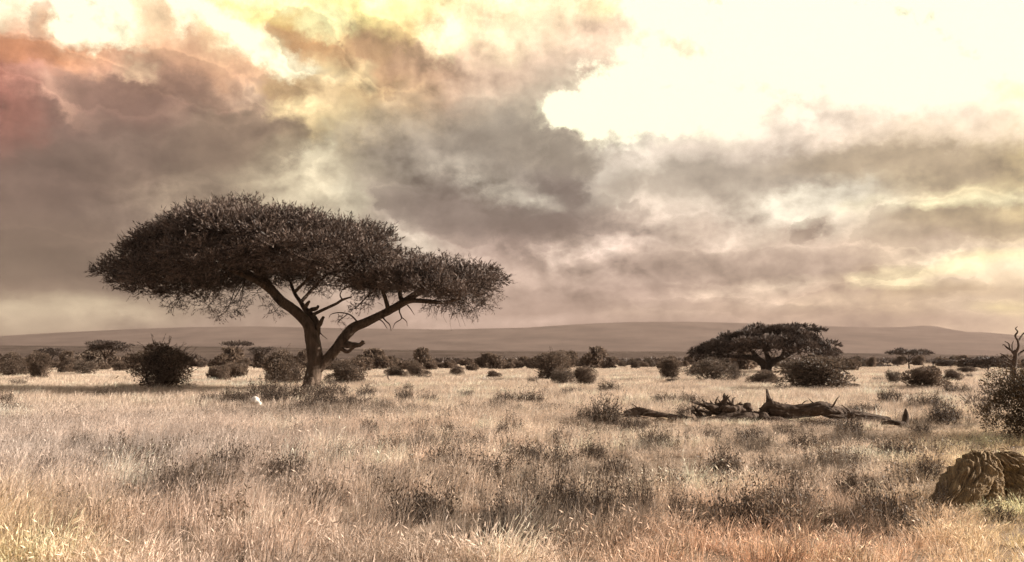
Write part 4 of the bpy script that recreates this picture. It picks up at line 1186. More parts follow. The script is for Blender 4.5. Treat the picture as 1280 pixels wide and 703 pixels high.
def weather(vf, amp, scale, seed, axis=(1, 0, 0), stretch=.16):
    """cracked, fluted dead wood: ridged noise drawn out along the grain"""
    from mathutils import noise as mn
    v, f = vf
    ax = np.asarray(axis, float); ax /= np.linalg.norm(ax)
    nr = np.zeros_like(v)
    tri = np.cross(v[f[:, 1]] - v[f[:, 0]], v[f[:, 3]] - v[f[:, 0]])
    for k in range(4): np.add.at(nr, f[:, k], tri)
    nr = norm(nr)
    w = v + .25 * np.array([mn.noise_vector(Vector(p * scale * .25)) for p in v]) / scale * 2
    w = w - np.outer(w @ ax, ax) * (1 - stretch)
    h = np.array([mn.ridged_multi_fractal(Vector(p * scale + np.array([seed * 3.1, 0, 0])), .9, 2.1, 4, 1.0, 2.0) for p in w])
    h2 = np.array([mn.fractal(Vector(p * scale * .35 + np.array([0, seed * 2.3, 0])), 1.0, 2.0, 3) for p in v])
    return v + nr * (amp * (h - 1.1) * .9 + amp * .7 * h2)[:, None], f


def ridged_log(P, rad, sides, n, seed, amp=.16, twist=1.2, count=11):
    """old trunk whose grain stands out as twisting ribs and deep cracks"""
    from mathutils import noise as mn
    v, f = tube(P, rad, sides, n, .06, 0, seed)
    C = catmull(np.column_stack([np.asarray(P, float), np.asarray(rad, float)]), n)
    m = len(C)
    a = np.arange(sides) * 2 * math.pi / sides
    GR = np.zeros_like(v)
    for i in range(m):
        c, r = C[i, :3], C[i, 3]
        s_ = i / (m - 1)
        for q in range(sides):
            k = i * sides + q
            th = a[q] + twist * s_ * 2
            w = mn.noise(Vector((math.cos(a[q]) * 1.3, math.sin(a[q]) * 1.3, s_ * 4 + seed)))
            w2 = mn.noise(Vector((math.cos(a[q]) * 3, math.sin(a[q]) * 3, s_ * 9 + seed * 2)))
            rb = abs(math.sin(count * .5 * th + 3.0 * w + seed)) * .55 + abs(math.sin(count * 1.3 * th + 4 * w2 + 1.7 * w)) * .30 + abs(math.sin(count * 3.1 * th + 5 * w2)) * .15
            w3 = mn.noise(Vector((math.cos(th) * 9, math.sin(th) * 9, s_ * 8 + seed)))
            fac = 1 + amp * (rb - .75) * 1.5 + .16 * w + .09 * w2 + .30 * amp * w3
            v[k] = c + (v[k] - c) * fac
            GR[k] = (math.cos(th) * 4 + .5 * w, math.sin(th) * 4 + .5 * w2, s_ * 1.3 + seed)
    global LAST_GRAIN
    LAST_GRAIN = GR
    return v, f


def wood_args(l):
    return [lq(a, b, d) for a, b, r, d in l], [r * sl for a, b, r, d in l]


def shards(P, n, ln, rad, g, out=.8, up=.5, along=.7):
    """torn splinters standing off a broken trunk; P: points along it"""
    P = np.asarray(P, float); T = []
    for k in range(n):
        i = g.integers(len(P) - 1); f_ = g.random()
        b = P[i] * (1 - f_) + P[i + 1] * f_
        ax = norm(P[i + 1] - P[i]) * g.choice([-1, 1])
        d = ax * along + g.normal(0, out * .5, 3) + np.array([0, 0, up * g.random()])
        d /= np.linalg.norm(d); L_ = ln * g.uniform(.4, 1.3); r = rad * g.uniform(.5, 1.3)
        T.append(tube([b - d * r, b + d * L_ * .4 + g.normal(0, .05 * L_, 3), b + d * L_ * .8 + g.normal(0, .06 * L_, 3), b + d * L_], [r, r * .8, r * .45, r * .08], 5, 3, .2, .1, int(g.integers(9999))))
    return merge(T)


def skin_noise(vf, amp, freq, seed):
    """weathered surface: push vertices about with layered sines"""
    v, f = vf
    g = np.random.default_rng(seed)
    o = np.zeros_like(v)
    for k in range(7):
        q = g.normal(0, freq * 1.6 ** k * .5, 3); p = g.uniform(0, 6.28)
        o += np.sin(v @ q + p)[:, None] * g.normal(0, 1, 3) * amp * .62 ** k
    return v + o, f


fallen = thing('fallen_tree', 'long dark fallen tree trunk with one broken limb pointing up, in the grass', 'fallen tree', LD)
v, f = ridged_log(*wood_args([(956, 518, 9, .2), (963, 512, 10, .1), (975, 514, 9, 0), (992, 515, 8, 0), (1010, 513, 8, 0), (1026, 511, 8.5, 0), (1040, 515, 7.5, .1), (1056, 517.5, 7, .3), (1072, 520, 6, .4), (1092, 523, 5, .5), (1112, 525.5, 4, .6)]), 60, 14, 150, .34, .8, 7)
ft = obj('trunk', mesh('fallen_trunk', [(v, f, 0)], [M_dead], True), fallen)
v, f = weather(wood([(969, 516, 9, .1), (964, 507, 7, .1), (961, 499, 4.2, .1), (959, 492, 2.4, .1), (958, 487, 1.0, .1)], 24, .15, 151, 12, .0), .03, 6, 2, (0, 0, 1))
tag(obj('branch', mesh('fallen_limb', [(v, f, 0)], [M_dead], True), fallen), 'broken limb pointing up')
v, f = merge([weather(wood(l, 18, .2, 155 + k, 10, .0), .045, 6, k) for k, l in enumerate([
    [(955, 524, 6, .1), (945, 520, 5, 0), (936, 524, 4.5, -.1), (925, 527, 4, -.2)],
    [(952, 520, 5, -.2), (960, 527, 5, -.4), (975, 528, 4.5, -.4), (990, 530, 3.5, -.3)],
    [(960, 515, 4, .3), (952, 517, 4, .3), (946, 524, 3, .2)]])])
obj('roots', mesh('fallen_roots', [(v, f, 0)], [M_dead], True), fallen)
gs = np.random.default_rng(157)
v, f = merge([shards([lq(*q) for q in ((950, 522), (962, 514), (972, 514), (990, 517))], 16, .45, .055, gs), shards([lq(*q) for q in ((985, 514), (1010, 512), (1040, 513), (1070, 521), (1100, 527))], 24, .55, .035, gs, .6, .35, 1.0)])
obj('splinters', mesh('fallen_splinters', [(v, f, 0)], [M_dead]), fallen)

rm = at(905, 527)
rootm = thing('root_mass', 'jagged broken root mass lying left of the upright broken limb', 'dead wood', LD)
v, f = merge([weather(wood(l, 24, .22, 160 + k, 12, .0), .075, 4.5, 10 + k) for k, l in enumerate([
    [(938, 524, 8, 0), (926, 518, 9, -.1), (914, 514, 8, -.2), (905, 511, 6, -.2)],
    [(912, 524, 9, .1), (905, 518, 9, .1), (902, 512, 6, .1)],
    [(945, 526, 7, -.3), (928, 524, 9, -.4), (908, 526, 8, -.4), (890, 528, 6, -.4), (868, 530, 4, -.3)]])])
obj('trunk', mesh('root_mass_core', [(v, f, 0)], [M_dead], True), rootm)
for k, l in enumerate([
        [(905, 520, 6, 0), (896, 513, 5, -.1), (888, 508.5, 4.4, -.2), (880, 505.5, 2.6, -.3)],
        [(910, 516, 5, .1), (906, 509, 4, .1), (903, 505.5, 2.2, .1)],
        [(914, 514, 4, .1), (910, 508, 3, .1), (906, 504, 1.2, .2)],
        [(922, 515, 4, .1), (917, 509, 3, .1), (912, 505.5, 1.6, .1)],
        [(932, 518, 5, -.1), (936, 512, 4.6, -.1), (934, 508, 3.8, -.1), (938, 507.5, 2.6, -.1)]]):
    v, f = weather(wood(l, 18, .2, 170 + k, 10, .0), .04, 6, 20 + k)
    obj('root', mesh('root_mass_root', [(v, f, 0)], [M_dead], True), rootm)
v, f = merge([shards([lq(*q) for q in ((940, 521), (925, 515), (905, 512), (890, 516), (872, 526))], 40, .5, .05, gs, 1.0, .7), shards([lq(*q) for q in ((905, 512), (888, 508), (880, 505))], 12, .35, .035, gs, .6, .3, 1.0)])
obj('splinters', mesh('root_mass_splinters', [(v, f, 0)], [M_dead]), rootm)
rd = at(800, 527)
debris = thing('fallen_log', 'thin low dark log half sunk in grass, left end of the fallen wood', 'log', LD)
v, f = merge([skin_noise(wood(l, 10, .2, 180 + k, 5, .05), .012, 6, 30 + k) for k, l in enumerate([
    [(780, 518, 4.0, .2), (795, 515, 5.0, .2), (808, 516, 4.6, .1), (824, 519, 4.0, 0), (842, 522, 3.8, -.1), (866, 525, 3.2, -.2)],
    [(796, 517, 2.2, .2), (800, 513.5, 1.8, .2), (806, 515, 1.2, .1)]])])
obj('trunk', mesh('thin_log', [(v, f, 0)], [M_dead], True), debris)
v, f = merge([shards([lq(*q) for q in ((782, 519), (800, 516), (822, 521), (850, 526), (872, 527))], 26, .5, .032, gs, .9, .5, 1.0)])
obj('splinters', mesh('thin_log_splinters', [(v, f, 0)], [M_dead]), debris)
v, f = skin_noise(wood([(815, 528, 3, -.3), (828, 526, 3.4, -.4), (842, 529, 2.6, -.4), (852, 531, 1.6, -.4)], 9, .2, 186, 5, .05), .01, 6, 36)
obj('branch', mesh('thin_log_branch', [(v, f, 0)], [M_pale_dead], True), debris)

sp_ = at(1131, 534)
stub = thing('broken_stump', 'slim dark upright stump at the right end of the fallen wood', 'stump', sp_)
ss = sp_[1] / F


def sq(px, py, dy=0): return plane(px, py, sp_[1] + dy) - sp_


v, f = skin_noise(tube([sq(1131, 537), sq(1131, 530), sq(1132, 523), sq(1132, 516), sq(1131.5, 511)], np.array([5, 4.4, 4, 2.8, .8]) * ss, 12, 6, .15, .04, 190), .008, 8, 40)
obj('trunk', mesh('slim_stump', [(v, f, 0)], [M_dead], True), stub)
v, f = skin_noise(merge([tube([sq(1131, 531), sq(1124, 530, -.1), sq(1114, 528, -.1), sq(1102, 529, 0)], np.array([3.5, 3.2, 3, 2]) * ss, 9, 5, .2, .05, 191), tube([sq(1131, 533), sq(1136, 536, -.3), sq(1139, 540, -.5)], np.array([3.5, 3, 1.5]) * ss, 9, 5, .2, .05, 192)]), .012, 8, 41)
obj('root', mesh('slim_stump_root', [(v, f, 0)], [M_dead], True), stub)

# dead stub at the left of the great trunk, and a fallen branch far off
ds = at(339, 494)


def vq(px, py, dy=0): return plane(px, py, ds[1] + dy) - ds


st_ = thing('broken_stump', 'short dead stump with two prongs in scrub left of the great trunk', 'stump', ds)
s3 = ds[1] / F
v, f = skin_noise(merge([tube([vq(338, 497), vq(338, 489), vq(337.5, 482)], np.array([5, 3.6, 1.4]) * s3, 9, 5, .15, .05, 195), tube([vq(339, 491), vq(342, 486), vq(344, 481)], np.array([3, 2, .7]) * s3, 8, 4, .15, .05, 196)]), .015, 5, 42)
obj('trunk', mesh('prong_stump', [(v, f, 0)], [M_dead], True), st_)
fb = at(488, 480); s4 = fb[1] / F
ft_ = thing('fallen_branch', 'small dark fallen branch on the pale grass right of the great tree', 'branch', fb)
v, f = merge([tube([(-6 * s4, 0, .1), (-2 * s4, .1, .25), (3 * s4, 0, .18), (7 * s4, 0, .3)], np.array([1, 1.3, 1, .4]) * s4, 7, 4, .1, .05, 197), tube([(-2 * s4, .1, .25), (-3.5 * s4, .1, .5), (-3 * s4, .1, .75)], np.array([.9, .7, .3]) * s4, 6, 4, .1, .05, 198)])
obj('wood', mesh('fallen_branch', [(v, f, 0)], [M_dead], True), ft_)
fb = at(142, 477); s4 = fb[1] / F
ft2 = thing('fallen_branch', 'pale forked fallen branch on the grass left of the big round bush', 'branch', fb)
v, f = merge([tube([(-7 * s4, 0, .05), (0, .1, .2), (6 * s4, 0, .45)], np.array([1, 1, .4]) * s4, 7, 4, .1, .05, 199), tube([(-1 * s4, .1, .2), (3 * s4, -.2, .15), (8 * s4, -.3, .2)], np.array([.8, .7, .3]) * s4, 6, 4, .1, .05, 200)])
obj('wood', mesh('fallen_branch_pale', [(v, f, 0)], [M_pale_dead], True), ft2)

# bleached bone in the scrub
bn = at(319, 513); s5 = bn[1] / F * 1.25
bone_m = bpy.data.materials.new('bleached_bone')
nt, N, L = nodes(bone_m)
out = N('ShaderNodeOutputMaterial'); p = N('ShaderNodeBsdfPrincipled'); tc = N('ShaderNodeTexCoord')
nz = N('ShaderNodeTexNoise'); nz.inputs['Scale'].default_value = 14; L(tc.outputs['Object'], nz.inputs['Vector'])
rp = ramp(nt, [(.3, (.55, .48, .42)), (.6, (.82, .77, .70))]); L(nz.outputs['Fac'], rp.inputs['Fac']); L(rp.outputs[0], p.inputs['Base Color'])
p.inputs['Roughness'].default_value = .6; L(p.outputs[0], out.inputs['Surface'])
bone = thing('skull', 'bright white bleached bone lying in dark scrub left of the great trunk', 'bone', bn + np.array([0, 0, .24]))
v, f = skin_noise(tube([(-3.4 * s5, 0, .08), (-1.6 * s5, 0, .10), (.6 * s5, -.02, .09), (2.4 * s5, -.03, .06)], np.array([2.4, 3.6, 3.8, 2.8]) * s5, 14, 6, .16, .03, 201), .015, 9, 50)
obj('cranium', mesh('bone_cranium', [(v, f, 0)], [bone_m], True), bone)
v, f = skin_noise(tube([(1.5 * s5, -.02, .05), (3.6 * s5, -.05, .02), (6.0 * s5, -.08, -.04)], np.array([2.6, 2.2, 1.3]) * s5, 12, 5, .15, .03, 203), .012, 9, 51)
obj('muzzle', mesh('bone_muzzle', [(v, f, 0)], [bone_m], True), bone)

# gnarled trunk lying at the right, close
GD = at(1225, 632)


def gq(px, py, dy=0): return plane(px, py, GD[1] + dy) - GD


s6 = GD[1] / F
M_gnarl = bark_mat('gnarled_wood', (.016, .009, .005), (.40, .28, .155), 3.2, 1, 1.0, .03, 'grain')

gn = thing('gnarled_log', 'thick gnarled weathered log end with swirling grain, lower right near grass', 'log', GD)


def gl(l, sides, flute, seed, n, rough, amp, fr):
    P = np.array([gq(a, b, d) for a, b, r, d in l])
    return ridged_log(P, [r * s6 for a, b, r, d in l], sides * 5, n * 4, seed, amp, 1.4, fr)


v, f = gl([(1236, 566, 6, .05), (1232, 574, 17, .03), (1224, 588, 26, 0), (1212, 604, 28, -.1), (1196, 618, 23, -.22), (1178, 629, 15, -.34), (1160, 638, 6, -.4)], 34, .14, 210, 8, .012, .22, 9)
gt = obj('trunk', mesh('gnarled_trunk', [(v, f, 0)], [M_gnarl], True, LAST_GRAIN), gn)
v, f = gl([(1256, 566, 10, .22), (1257, 574, 22, .2), (1257, 592, 26, .18), (1256, 612, 26, .14), (1254, 640, 28, .1)], 34, .14, 212, 8, .012, .24, 8)
tag(obj('trunk', mesh('gnarled_block', [(v, f, 0)], [M_gnarl], True, LAST_GRAIN), gn), 'darker upright half of the log')
for k, l in enumerate([
        [(1226, 600, 13, -.22), (1214, 616, 13, -.34), (1202, 630, 10, -.42), (1192, 640, 5, -.46)],
        [(1240, 596, 12, -.1), (1240, 614, 13, -.22), (1240, 630, 12, -.3), (1238, 642, 8, -.34)],
        [(1266, 606, 11, .05), (1268, 622, 11, -.05), (1270, 640, 9, -.1)]]):
    v, f = gl(l, 14, .16, 221 + k, 6, .03, .26, 6)
    obj('root', mesh('gnarled_root', [(v, f, 0)], [M_gnarl], True, LAST_GRAIN), gn)
gs = np.random.default_rng(219)
v, f = shards([gq(*q) for q in ((1222, 566, 0), (1240, 563, .1), (1262, 562, .2))], 9, .16, .022, gs, .3, .15, 1.2)
obj('splinters', mesh('gnarled_splinters', [(v, f, 0)], [M_gnarl]), gn)


# ------------------------------------------------------------------ low scrub in the grass
def scrub_mesh(name, w, h, n, ls, seed, mats, twigs):
    g = np.random.default_rng(seed)
    st, fo = [], []
    for k in range(twigs):
        a = g.uniform(0, 6.28); q = g.random() ** .5
        b = np.array([math.cos(a) * q * w * .33, math.sin(a) * q * w * .25, -.03])
        L_ = h * g.uniform(.55, 1.1)
        d = np.array([math.cos(a) * q * .9, math.sin(a) * q * .9, 1]) + g.normal(0, .35, 3)
        d /= np.linalg.norm(d)
        m = b + d * L_ * .5 + g.normal(0, .05, 3); e = b + d * L_ + g.normal(0, .09, 3)
        st.append(tube([b, m, e], [.008, .006, .003], 3, 2, cap=False))
        mm = n // twigs
        t = g.uniform(.2, 1.05, mm)[:, None]
        p = b * (1 - t) ** 2 + 2 * m * t * (1 - t) + e * t ** 2 + g.normal(0, .07, (mm, 3))
        p[:, 2] = np.maximum(p[:, 2], .01)
        fo.append(leaves(p, g.normal(0, .7, (mm, 3)) + np.array([0, 0, .5]), ls * g.uniform(.5, 1.5, mm), ls * .5 * g.uniform(.5, 1.3, mm), g))
    v, f = merge(fo); v2, f2 = merge(st)
    return mesh(name + '_foliage', [(v, f, 0)], [mats[0]]), mesh(name + '_stems', [(v2, f2, 0)], [mats[1]])


SM = [scrub_mesh('scrub%d' % k, s[0], s[1], s[2], s[3], 230 + k, (s[5], M_twig), s[4]) for k, s in enumerate([
    (2.0, .55, 3000, .055, 90, M_scrub), (2.0, .42, 2600, .055, 80, M_scrub), (2.0, .62, 2600, .06, 60, M_scrub), (1.6, .5, 2400, .04, 100, M_scrub)])]
g = np.random.default_rng(240)


def scrub(k, px, py, width, label, hs=1.0, group=None):
    b = at(px, py); w = width * b[1] / F / 2.0
    make_bush('low_shrub', SM[k], label, b, g.uniform(0, 6.28), (w, w * .85, hs * 1.45 * (.6 + .4 * w)), group, 'shrub')


scrub(0, 412, 500, 62, 'dark leafy scrub at the right foot of the great trunk', 1.1)
scrub(2, 372, 502, 50, 'dark scrub just left of the great trunk base', 1.1)
scrub(0, 345, 505, 56, 'broad dark scrub behind the white bone', 1.1)
scrub(1, 292, 506, 50, 'grey scrub left of the white bone', 1.0)
scrub(2, 311, 511, 20, 'dark twiggy shrub crowding the left of the white bone', .8)
scrub(1, 440, 508, 70, 'thin grey scrub trailing right from the great trunk', .7)
scrub(0, 383, 517, 60, 'sparse scrub in front of the great trunk', .7)
scrub(1, 505, 502, 40, 'dark scrub patch in the grass right of the great tree', 1.1)
scrub(1, 535, 504, 40, 'paler half of the scrub patch right of the great tree', .8)
scrub(1, 632, 505, 40, 'low scrub streak on the mid grass, left one of a pair', 1)
scrub(1, 664, 506, 44, 'low scrub streak on the mid grass, right one of a pair', 1.1)
scrub(0, 757, 530, 60, 'dark spiky scrub left of the thin low log', 1.15)
scrub(1, 735, 527, 36, 'small scrub left of the dark spiky scrub', 1)
scrub(3, 790, 540, 70, 'greyish scrub in front of the thin low log', .8)
scrub(1, 865, 523, 50, 'scrub behind the gap between thin log and root mass', .9)
scrub(2, 1030, 534, 80, 'dark scrub growing along the front of the fallen trunk', .34)
scrub(0, 1112, 505, 40, 'dark scrub on the grass behind the slim upright stump', 1)
scrub(1, 1062, 545, 60, 'low dark scrub mound in front of the fallen trunk', .9)
scrub(0, 1180, 530, 60, 'dull scrub between the slim stump and the near bush', 1)
scrub(1, 1175, 516, 30, 'small scrub above and right of the slim stump', 1)
scrub(1, 937, 553, 60, 'faint scrub mound in front of the root mass', .7)
scrub(3, 738, 655, 120, 'dark tangled forbs in the grass at lower middle, tallest patch', 1.0)
scrub(3, 640, 668, 120, 'dark leafy patch in the grass left of the tallest tangled forbs', .8)
scrub(3, 690, 640, 100, 'leafy stems rising behind the dark patch at lower middle', .9)
scrub(1, 530, 650, 110, 'dark grassy shrub at lower middle left', .8)
scrub(3, 600, 600, 130, 'greyish leafy forbs spread in mid grass at centre', .7)
scrub(3, 690, 585, 110, 'forbs in the mid grass right of the centre spread', .7)
scrub(1, 935, 660, 110, 'reddish dark shrub low in the right half foreground', .85)
scrub(3, 985, 640, 90, 'dark shrub behind the reddish foreground shrub', .8)
scrub(1, 1100, 655, 100, 'dark leafy shrub left of the gnarled log', .85)
scrub(3, 1045, 585, 70, 'thin scrub in the right mid grass', .6)
scrub(1, 215, 615, 60, 'dark stemmy shrub in the left foreground grass', .8)
scrub(1, 160, 578, 40, 'little dark shrub in pale grass at the left', .7)
scrub(3, 12, 520, 60, 'feathery grey shrub at the left edge of the grass', .9)
scrub(3, 1178, 640, 34, 'low leafy weeds against the left foot of the gnarled log', .7)
scrub(1, 1250, 652, 46, 'low weeds in front of the gnarled log', .5)
scrub(2, 330, 500, 46, 'dark twiggy scrub around the two-pronged dead stump', 1.3)
scrub(0, 398, 508, 70, 'wide dark scrub spread before the great trunk', .8)
scrub(2, 458, 498, 40, 'dark scrub fading out right of the great trunk foot', .8)
scrub(1, 262, 504, 40, 'outermost left clump of the scrub under the great tree', .9)
gm_ = 'dark scrub clumps through the nearer grass'
for px, py, w_, h_ in [(560, 545, 36, .6), (590, 560, 44, .6), (470, 548, 40, .6), (620, 545, 30, .5), (700, 552, 44, .6), (820, 560, 46, .6), (880, 552, 40, .6), (985, 548, 40, .7), (1010, 565, 50, .7), (1120, 575, 50, .7), (900, 600, 56, .7), (830, 610, 50, .6), (760, 600, 60, .7), (960, 600, 50, .6), (1060, 620, 56, .7), (430, 580, 60, .6), (360, 600, 60, .6), (280, 590, 60, .7), (250, 620, 50, .7), (100, 560, 40, .6), (60, 590, 50, .6), (400, 640, 60, .6), (460, 610, 50, .6), (660, 575, 60, .7), (730, 575, 56, .7), (560, 585, 56, .7), (1140, 545, 44, .7), (790, 640, 60, .8), (860, 650, 50, .7), (1150, 600, 44, .6)]:
    scrub(int(g.choice([0, 1, 3])), px + g.uniform(-12, 12), py, w_, 'knee-high dark scrub clump among the taller near grass', h_ * g.uniform(.9, 1.3), gm_)
gg = 'small scrub tufts dotted over the open grass'
for k in range(46):
    px = g.uniform(-60, 1340); py = 472 + 50 * g.random() ** 1.6
    if 330 < px < 450 and py > 485: continue
    scrub(int(g.integers(4)), px, py, g.uniform(10, 26) * (1 + (py - 472) / 40), 'small low dark scrub tuft in the open pale grass', g.uniform(.6, .9), gg)

# ------------------------------------------------------------------ grass
def grass_mat():
    m = bpy.data.materials.new('dry_grass')
    nt, N, L = nodes(m)
    out = N('ShaderNodeOutputMaterial')
    geo = N('ShaderNodeNewGeometry')
    at_ = N('ShaderNodeAttribute'); at_.attribute_type = 'INSTANCER'; at_.attribute_name = 'tint'
    rd_ = N('ShaderNodeMath'); rd_.operation = 'MULTIPLY_ADD'; L(geo.outputs['Random Per Island'], rd_.inputs[0]); rd_.inputs[1].default_value = .9; rd_.inputs[2].default_value = .5
    mu = N('ShaderNodeMix'); mu.data_type = 'RGBA'; mu.blend_type = 'MULTIPLY'; mu.inputs['Factor'].default_value = 1
    L(at_.outputs['Color'], mu.inputs['A'])
    cc = N('ShaderNodeCombineColor')
    for k in range(3): L(rd_.outputs[0], cc.inputs[k])
    L(cc.outputs[0], mu.inputs['B'])
    p = N('ShaderNodeBsdfPrincipled'); p.inputs['Roughness'].default_value = .55; p.inputs['Specular IOR Level'].default_value = .3
    t = N('ShaderNodeBsdfTranslucent')
    L(mu.outputs['Result'], p.inputs['Base Color']); L(mu.outputs['Result'], t.inputs['Color'])
    ms = N('ShaderNodeMixShader'); ms.inputs[0].default_value = .3
    L(p.outputs[0], ms.inputs[1]); L(t.outputs[0], ms.inputs[2]); L(ms.outputs[0], out.inputs['Surface'])
    return m


M_grass = grass_mat()


def tuft(n, rad, h0, h1, w, bend, wind, seed, seg=3, heads=0.0):
    """one tuft of curved blades; wind leans it"""
    g = np.random.default_rng(seed)
    a = g.uniform(0, 6.28, n); q = np.sqrt(g.random(n)) * rad
    b = np.column_stack([np.cos(a) * q, np.sin(a) * q, np.full(n, -.03)])
    h = g.uniform(h0, h1, n)
    dr = np.column_stack([np.cos(a), np.sin(a)]) * g.uniform(.2, 1, n)[:, None] * bend + np.array(wind) * g.uniform(.4, 1.5, n)[:, None] + g.normal(0, .12, (n, 2))
    ts = np.linspace(0, 1, seg + 1)
    sa = g.uniform(0, 3.14, n)
    side = np.column_stack([np.cos(sa), np.sin(sa), np.zeros(n)])
    V = []
    for t in ts:
        c = b + np.column_stack([dr * (h * t ** 1.9)[:, None], h * (t - .30 * t ** 2.6 * np.hypot(*dr.T))])
        ww = w * (1 - .92 * t ** 1.5) * g.uniform(.8, 1.2, n)
        V += [c - side * ww[:, None] / 2, c + side * ww[:, None] / 2]
    V = np.stack(V, 1)
    k = V.shape[1]
    base = np.arange(n)[:, None] * k
    F_ = np.concatenate([base + np.array([2 * s, 2 * s + 1, 2 * s + 3, 2 * s + 2]) for s in range(seg)])
    parts = [(V.reshape(-1, 3), F_, 0)]
    m = int(n * heads)
    if m:
        tip = (V[:m, -1] + V[:m, -2]) / 2; pr = (V[:m, -3] + V[:m, -4]) / 2
        d = norm(tip - pr)
        parts.append((*leaves(tip - d * .03, d + g.normal(0, .15, (m, 3)), g.uniform(.035, .075, m), w * 1.5 * np.ones(m), g), 0))
    return parts


def forb(n, h, ls, seed):
    g = np.random.default_rng(seed)
    P, st = [], []
    for k in range(n):
        a = g.uniform(0, 6.28); q = g.random() * .16
        b = np.array([math.cos(a) * q, math.sin(a) * q, -.02]); e = b + np.array([math.cos(a) * .2 * g.random(), math.sin(a) * .2 * g.random(), 1]) * h * g.uniform(.6, 1.1)
        m = 12; t = g.uniform(.15, 1, m)[:, None]
        P.append(leaves(b + (e - b) * t, g.normal(0, .8, (m, 3)) + np.array([0, 0, .3]), ls * g.uniform(.6, 1.4, m), ls * .4 * np.ones(m), g))
        st.append(leaves(b[None], (e - b)[None], [np.linalg.norm(e - b)], [.008], g))
    v, f = merge(P + st)
    return [(v, f, 0)]


src = bpy.data.collections.new('grass_sources')
kinds = []
for k in range(4): kinds.append(tuft(30, .11, .22, .50, .0055, .40, (.36, .02), 300 + k, 4, .4))       # 0-3 tall, wind-blown
for k in range(4): kinds.append(tuft(36, .13, .10, .30, .0065, .95, (.12, .0), 310 + k, 4, .35))         # 4-7 short, curling
for k in range(3): kinds.append(forb(8, .34, .038, 320 + k))                                             # 8-10 leafy
for k in range(3): kinds.append(tuft(46, .38, .16, .42, .014, .55, (.28, 0), 330 + k, 2))                # 11-13 mid distance
for k in range(3): kinds.append(tuft(60, .95, .14, .40, .04, .5, (.25, 0), 340 + k, 2))                 # 14-16 far
for k in range(3): kinds.append(tuft(40, .12, .24, .46, .006, .38, (.28, 0), 350 + k, 4))               # 17-19 dark tussock
for k, p in enumerate(kinds):
    o = bpy.data.objects.new('grass_tuft_%02d' % k, mesh('grass_tuft_%02d' % k, p, [M_grass]))
    src.objects.link(o)

g = np.random.default_rng(400)


def wedge(r0, r1, dens, half=R(43)):
    n = int(.5 * (r1 * r1 - r0 * r0) * 2 * half * dens)
    r = np.sqrt(g.uniform(r0 * r0, r1 * r1, n)); a = g.uniform(-half, half, n)
    return r * np.sin(a), r * np.cos(a)


def vnoise(x, y, s, seed):
    q = np.random.default_rng(seed)
    o = np.zeros_like(x)
    for k in range(9):
        a = q.uniform(0, 6.28); fr = s * q.uniform(.5, 2.2)
        o += np.sin(x * math.cos(a) * fr + y * math.sin(a) * fr + q.uniform(0, 6.28))
    return o / 4.2


PATCH = [(150, 578, 50, 9, .9), (220, 608, 70, 12, .9), (265, 592, 80, 10, .7), (165, 560, 30, 5, .6), (190, 563, 60, 6, .6), (500, 556, 36, 7, .8), (470, 560, 24, 6, .7), (540, 553, 60, 5, .6), (500, 640, 36, 9, .9), (545, 634, 40, 8, .7), (620, 655, 60, 14, 1.1), (680, 662, 50, 12, 1.1), (740, 648, 60, 20, 1.1), (720, 625, 50, 9, .8), (660, 600, 40, 8, .7), (620, 590, 50, 6, .7), (565, 604, 36, 7, .6), (700, 585, 60, 7, .7), (350, 570, 60, 7, .5), (400, 590, 50, 8, .6), (380, 610, 60, 7, .5), (470, 610, 40, 6, .5), (900, 636, 46, 12, .9), (945, 655, 46, 14, 1), (985, 625, 50, 12, .9), (1020, 645, 40, 9, .8), (1090, 650, 54, 14, .9), (1130, 630, 40, 8, .8), (1062, 544, 44, 5, .9), (937, 552, 44, 5, .7), (770, 530, 60, 8, .8), (820, 555, 50, 5, .5), (1040, 575, 50, 7, .6), (990, 590, 40, 6, .5), (900, 580, 36, 5, .5), (1150, 558, 90, 5, .6), (400, 512, 120, 10, .8), (640, 510, 60, 6, .5), (480, 508, 70, 5, .5), (1170, 525, 60, 8, .7), (340, 672, 40, 8, .5), (1030, 690, 60, 8, .5), (860, 690, 40, 6, .4), (150, 640, 30, 6, .4), (780, 600, 40, 6, .5), (1100, 600, 50, 7, .5)]


def patchy(x, y):
    px, py = project(x, y, 0.15)
    d = np.zeros_like(x)
    for cx, cy, rx, ry, s in PATCH:
        d = np.maximum(d, s * np.clip(1.35 - np.hypot((px - cx) / rx, (py - cy) / ry), 0, 1) ** .6)
    return np.clip(d + .22 * vnoise(x, y, 2.3, 9) - .03, 0, 1)


X, Y, I, S, T = [], [], [], [], []
straw = np.array([.66, .535, .43]); pink = np.array([.60, .465, .385]); leak_yellow = np.array([.72, .55, .31]); leak_red = np.array([.66, .40, .26]); grey = np.array([.53, .46, .415]); dark = np.array([.13, .095, .068])  # pink, grey, yellow and red hold a light-leak cast painted into the grass


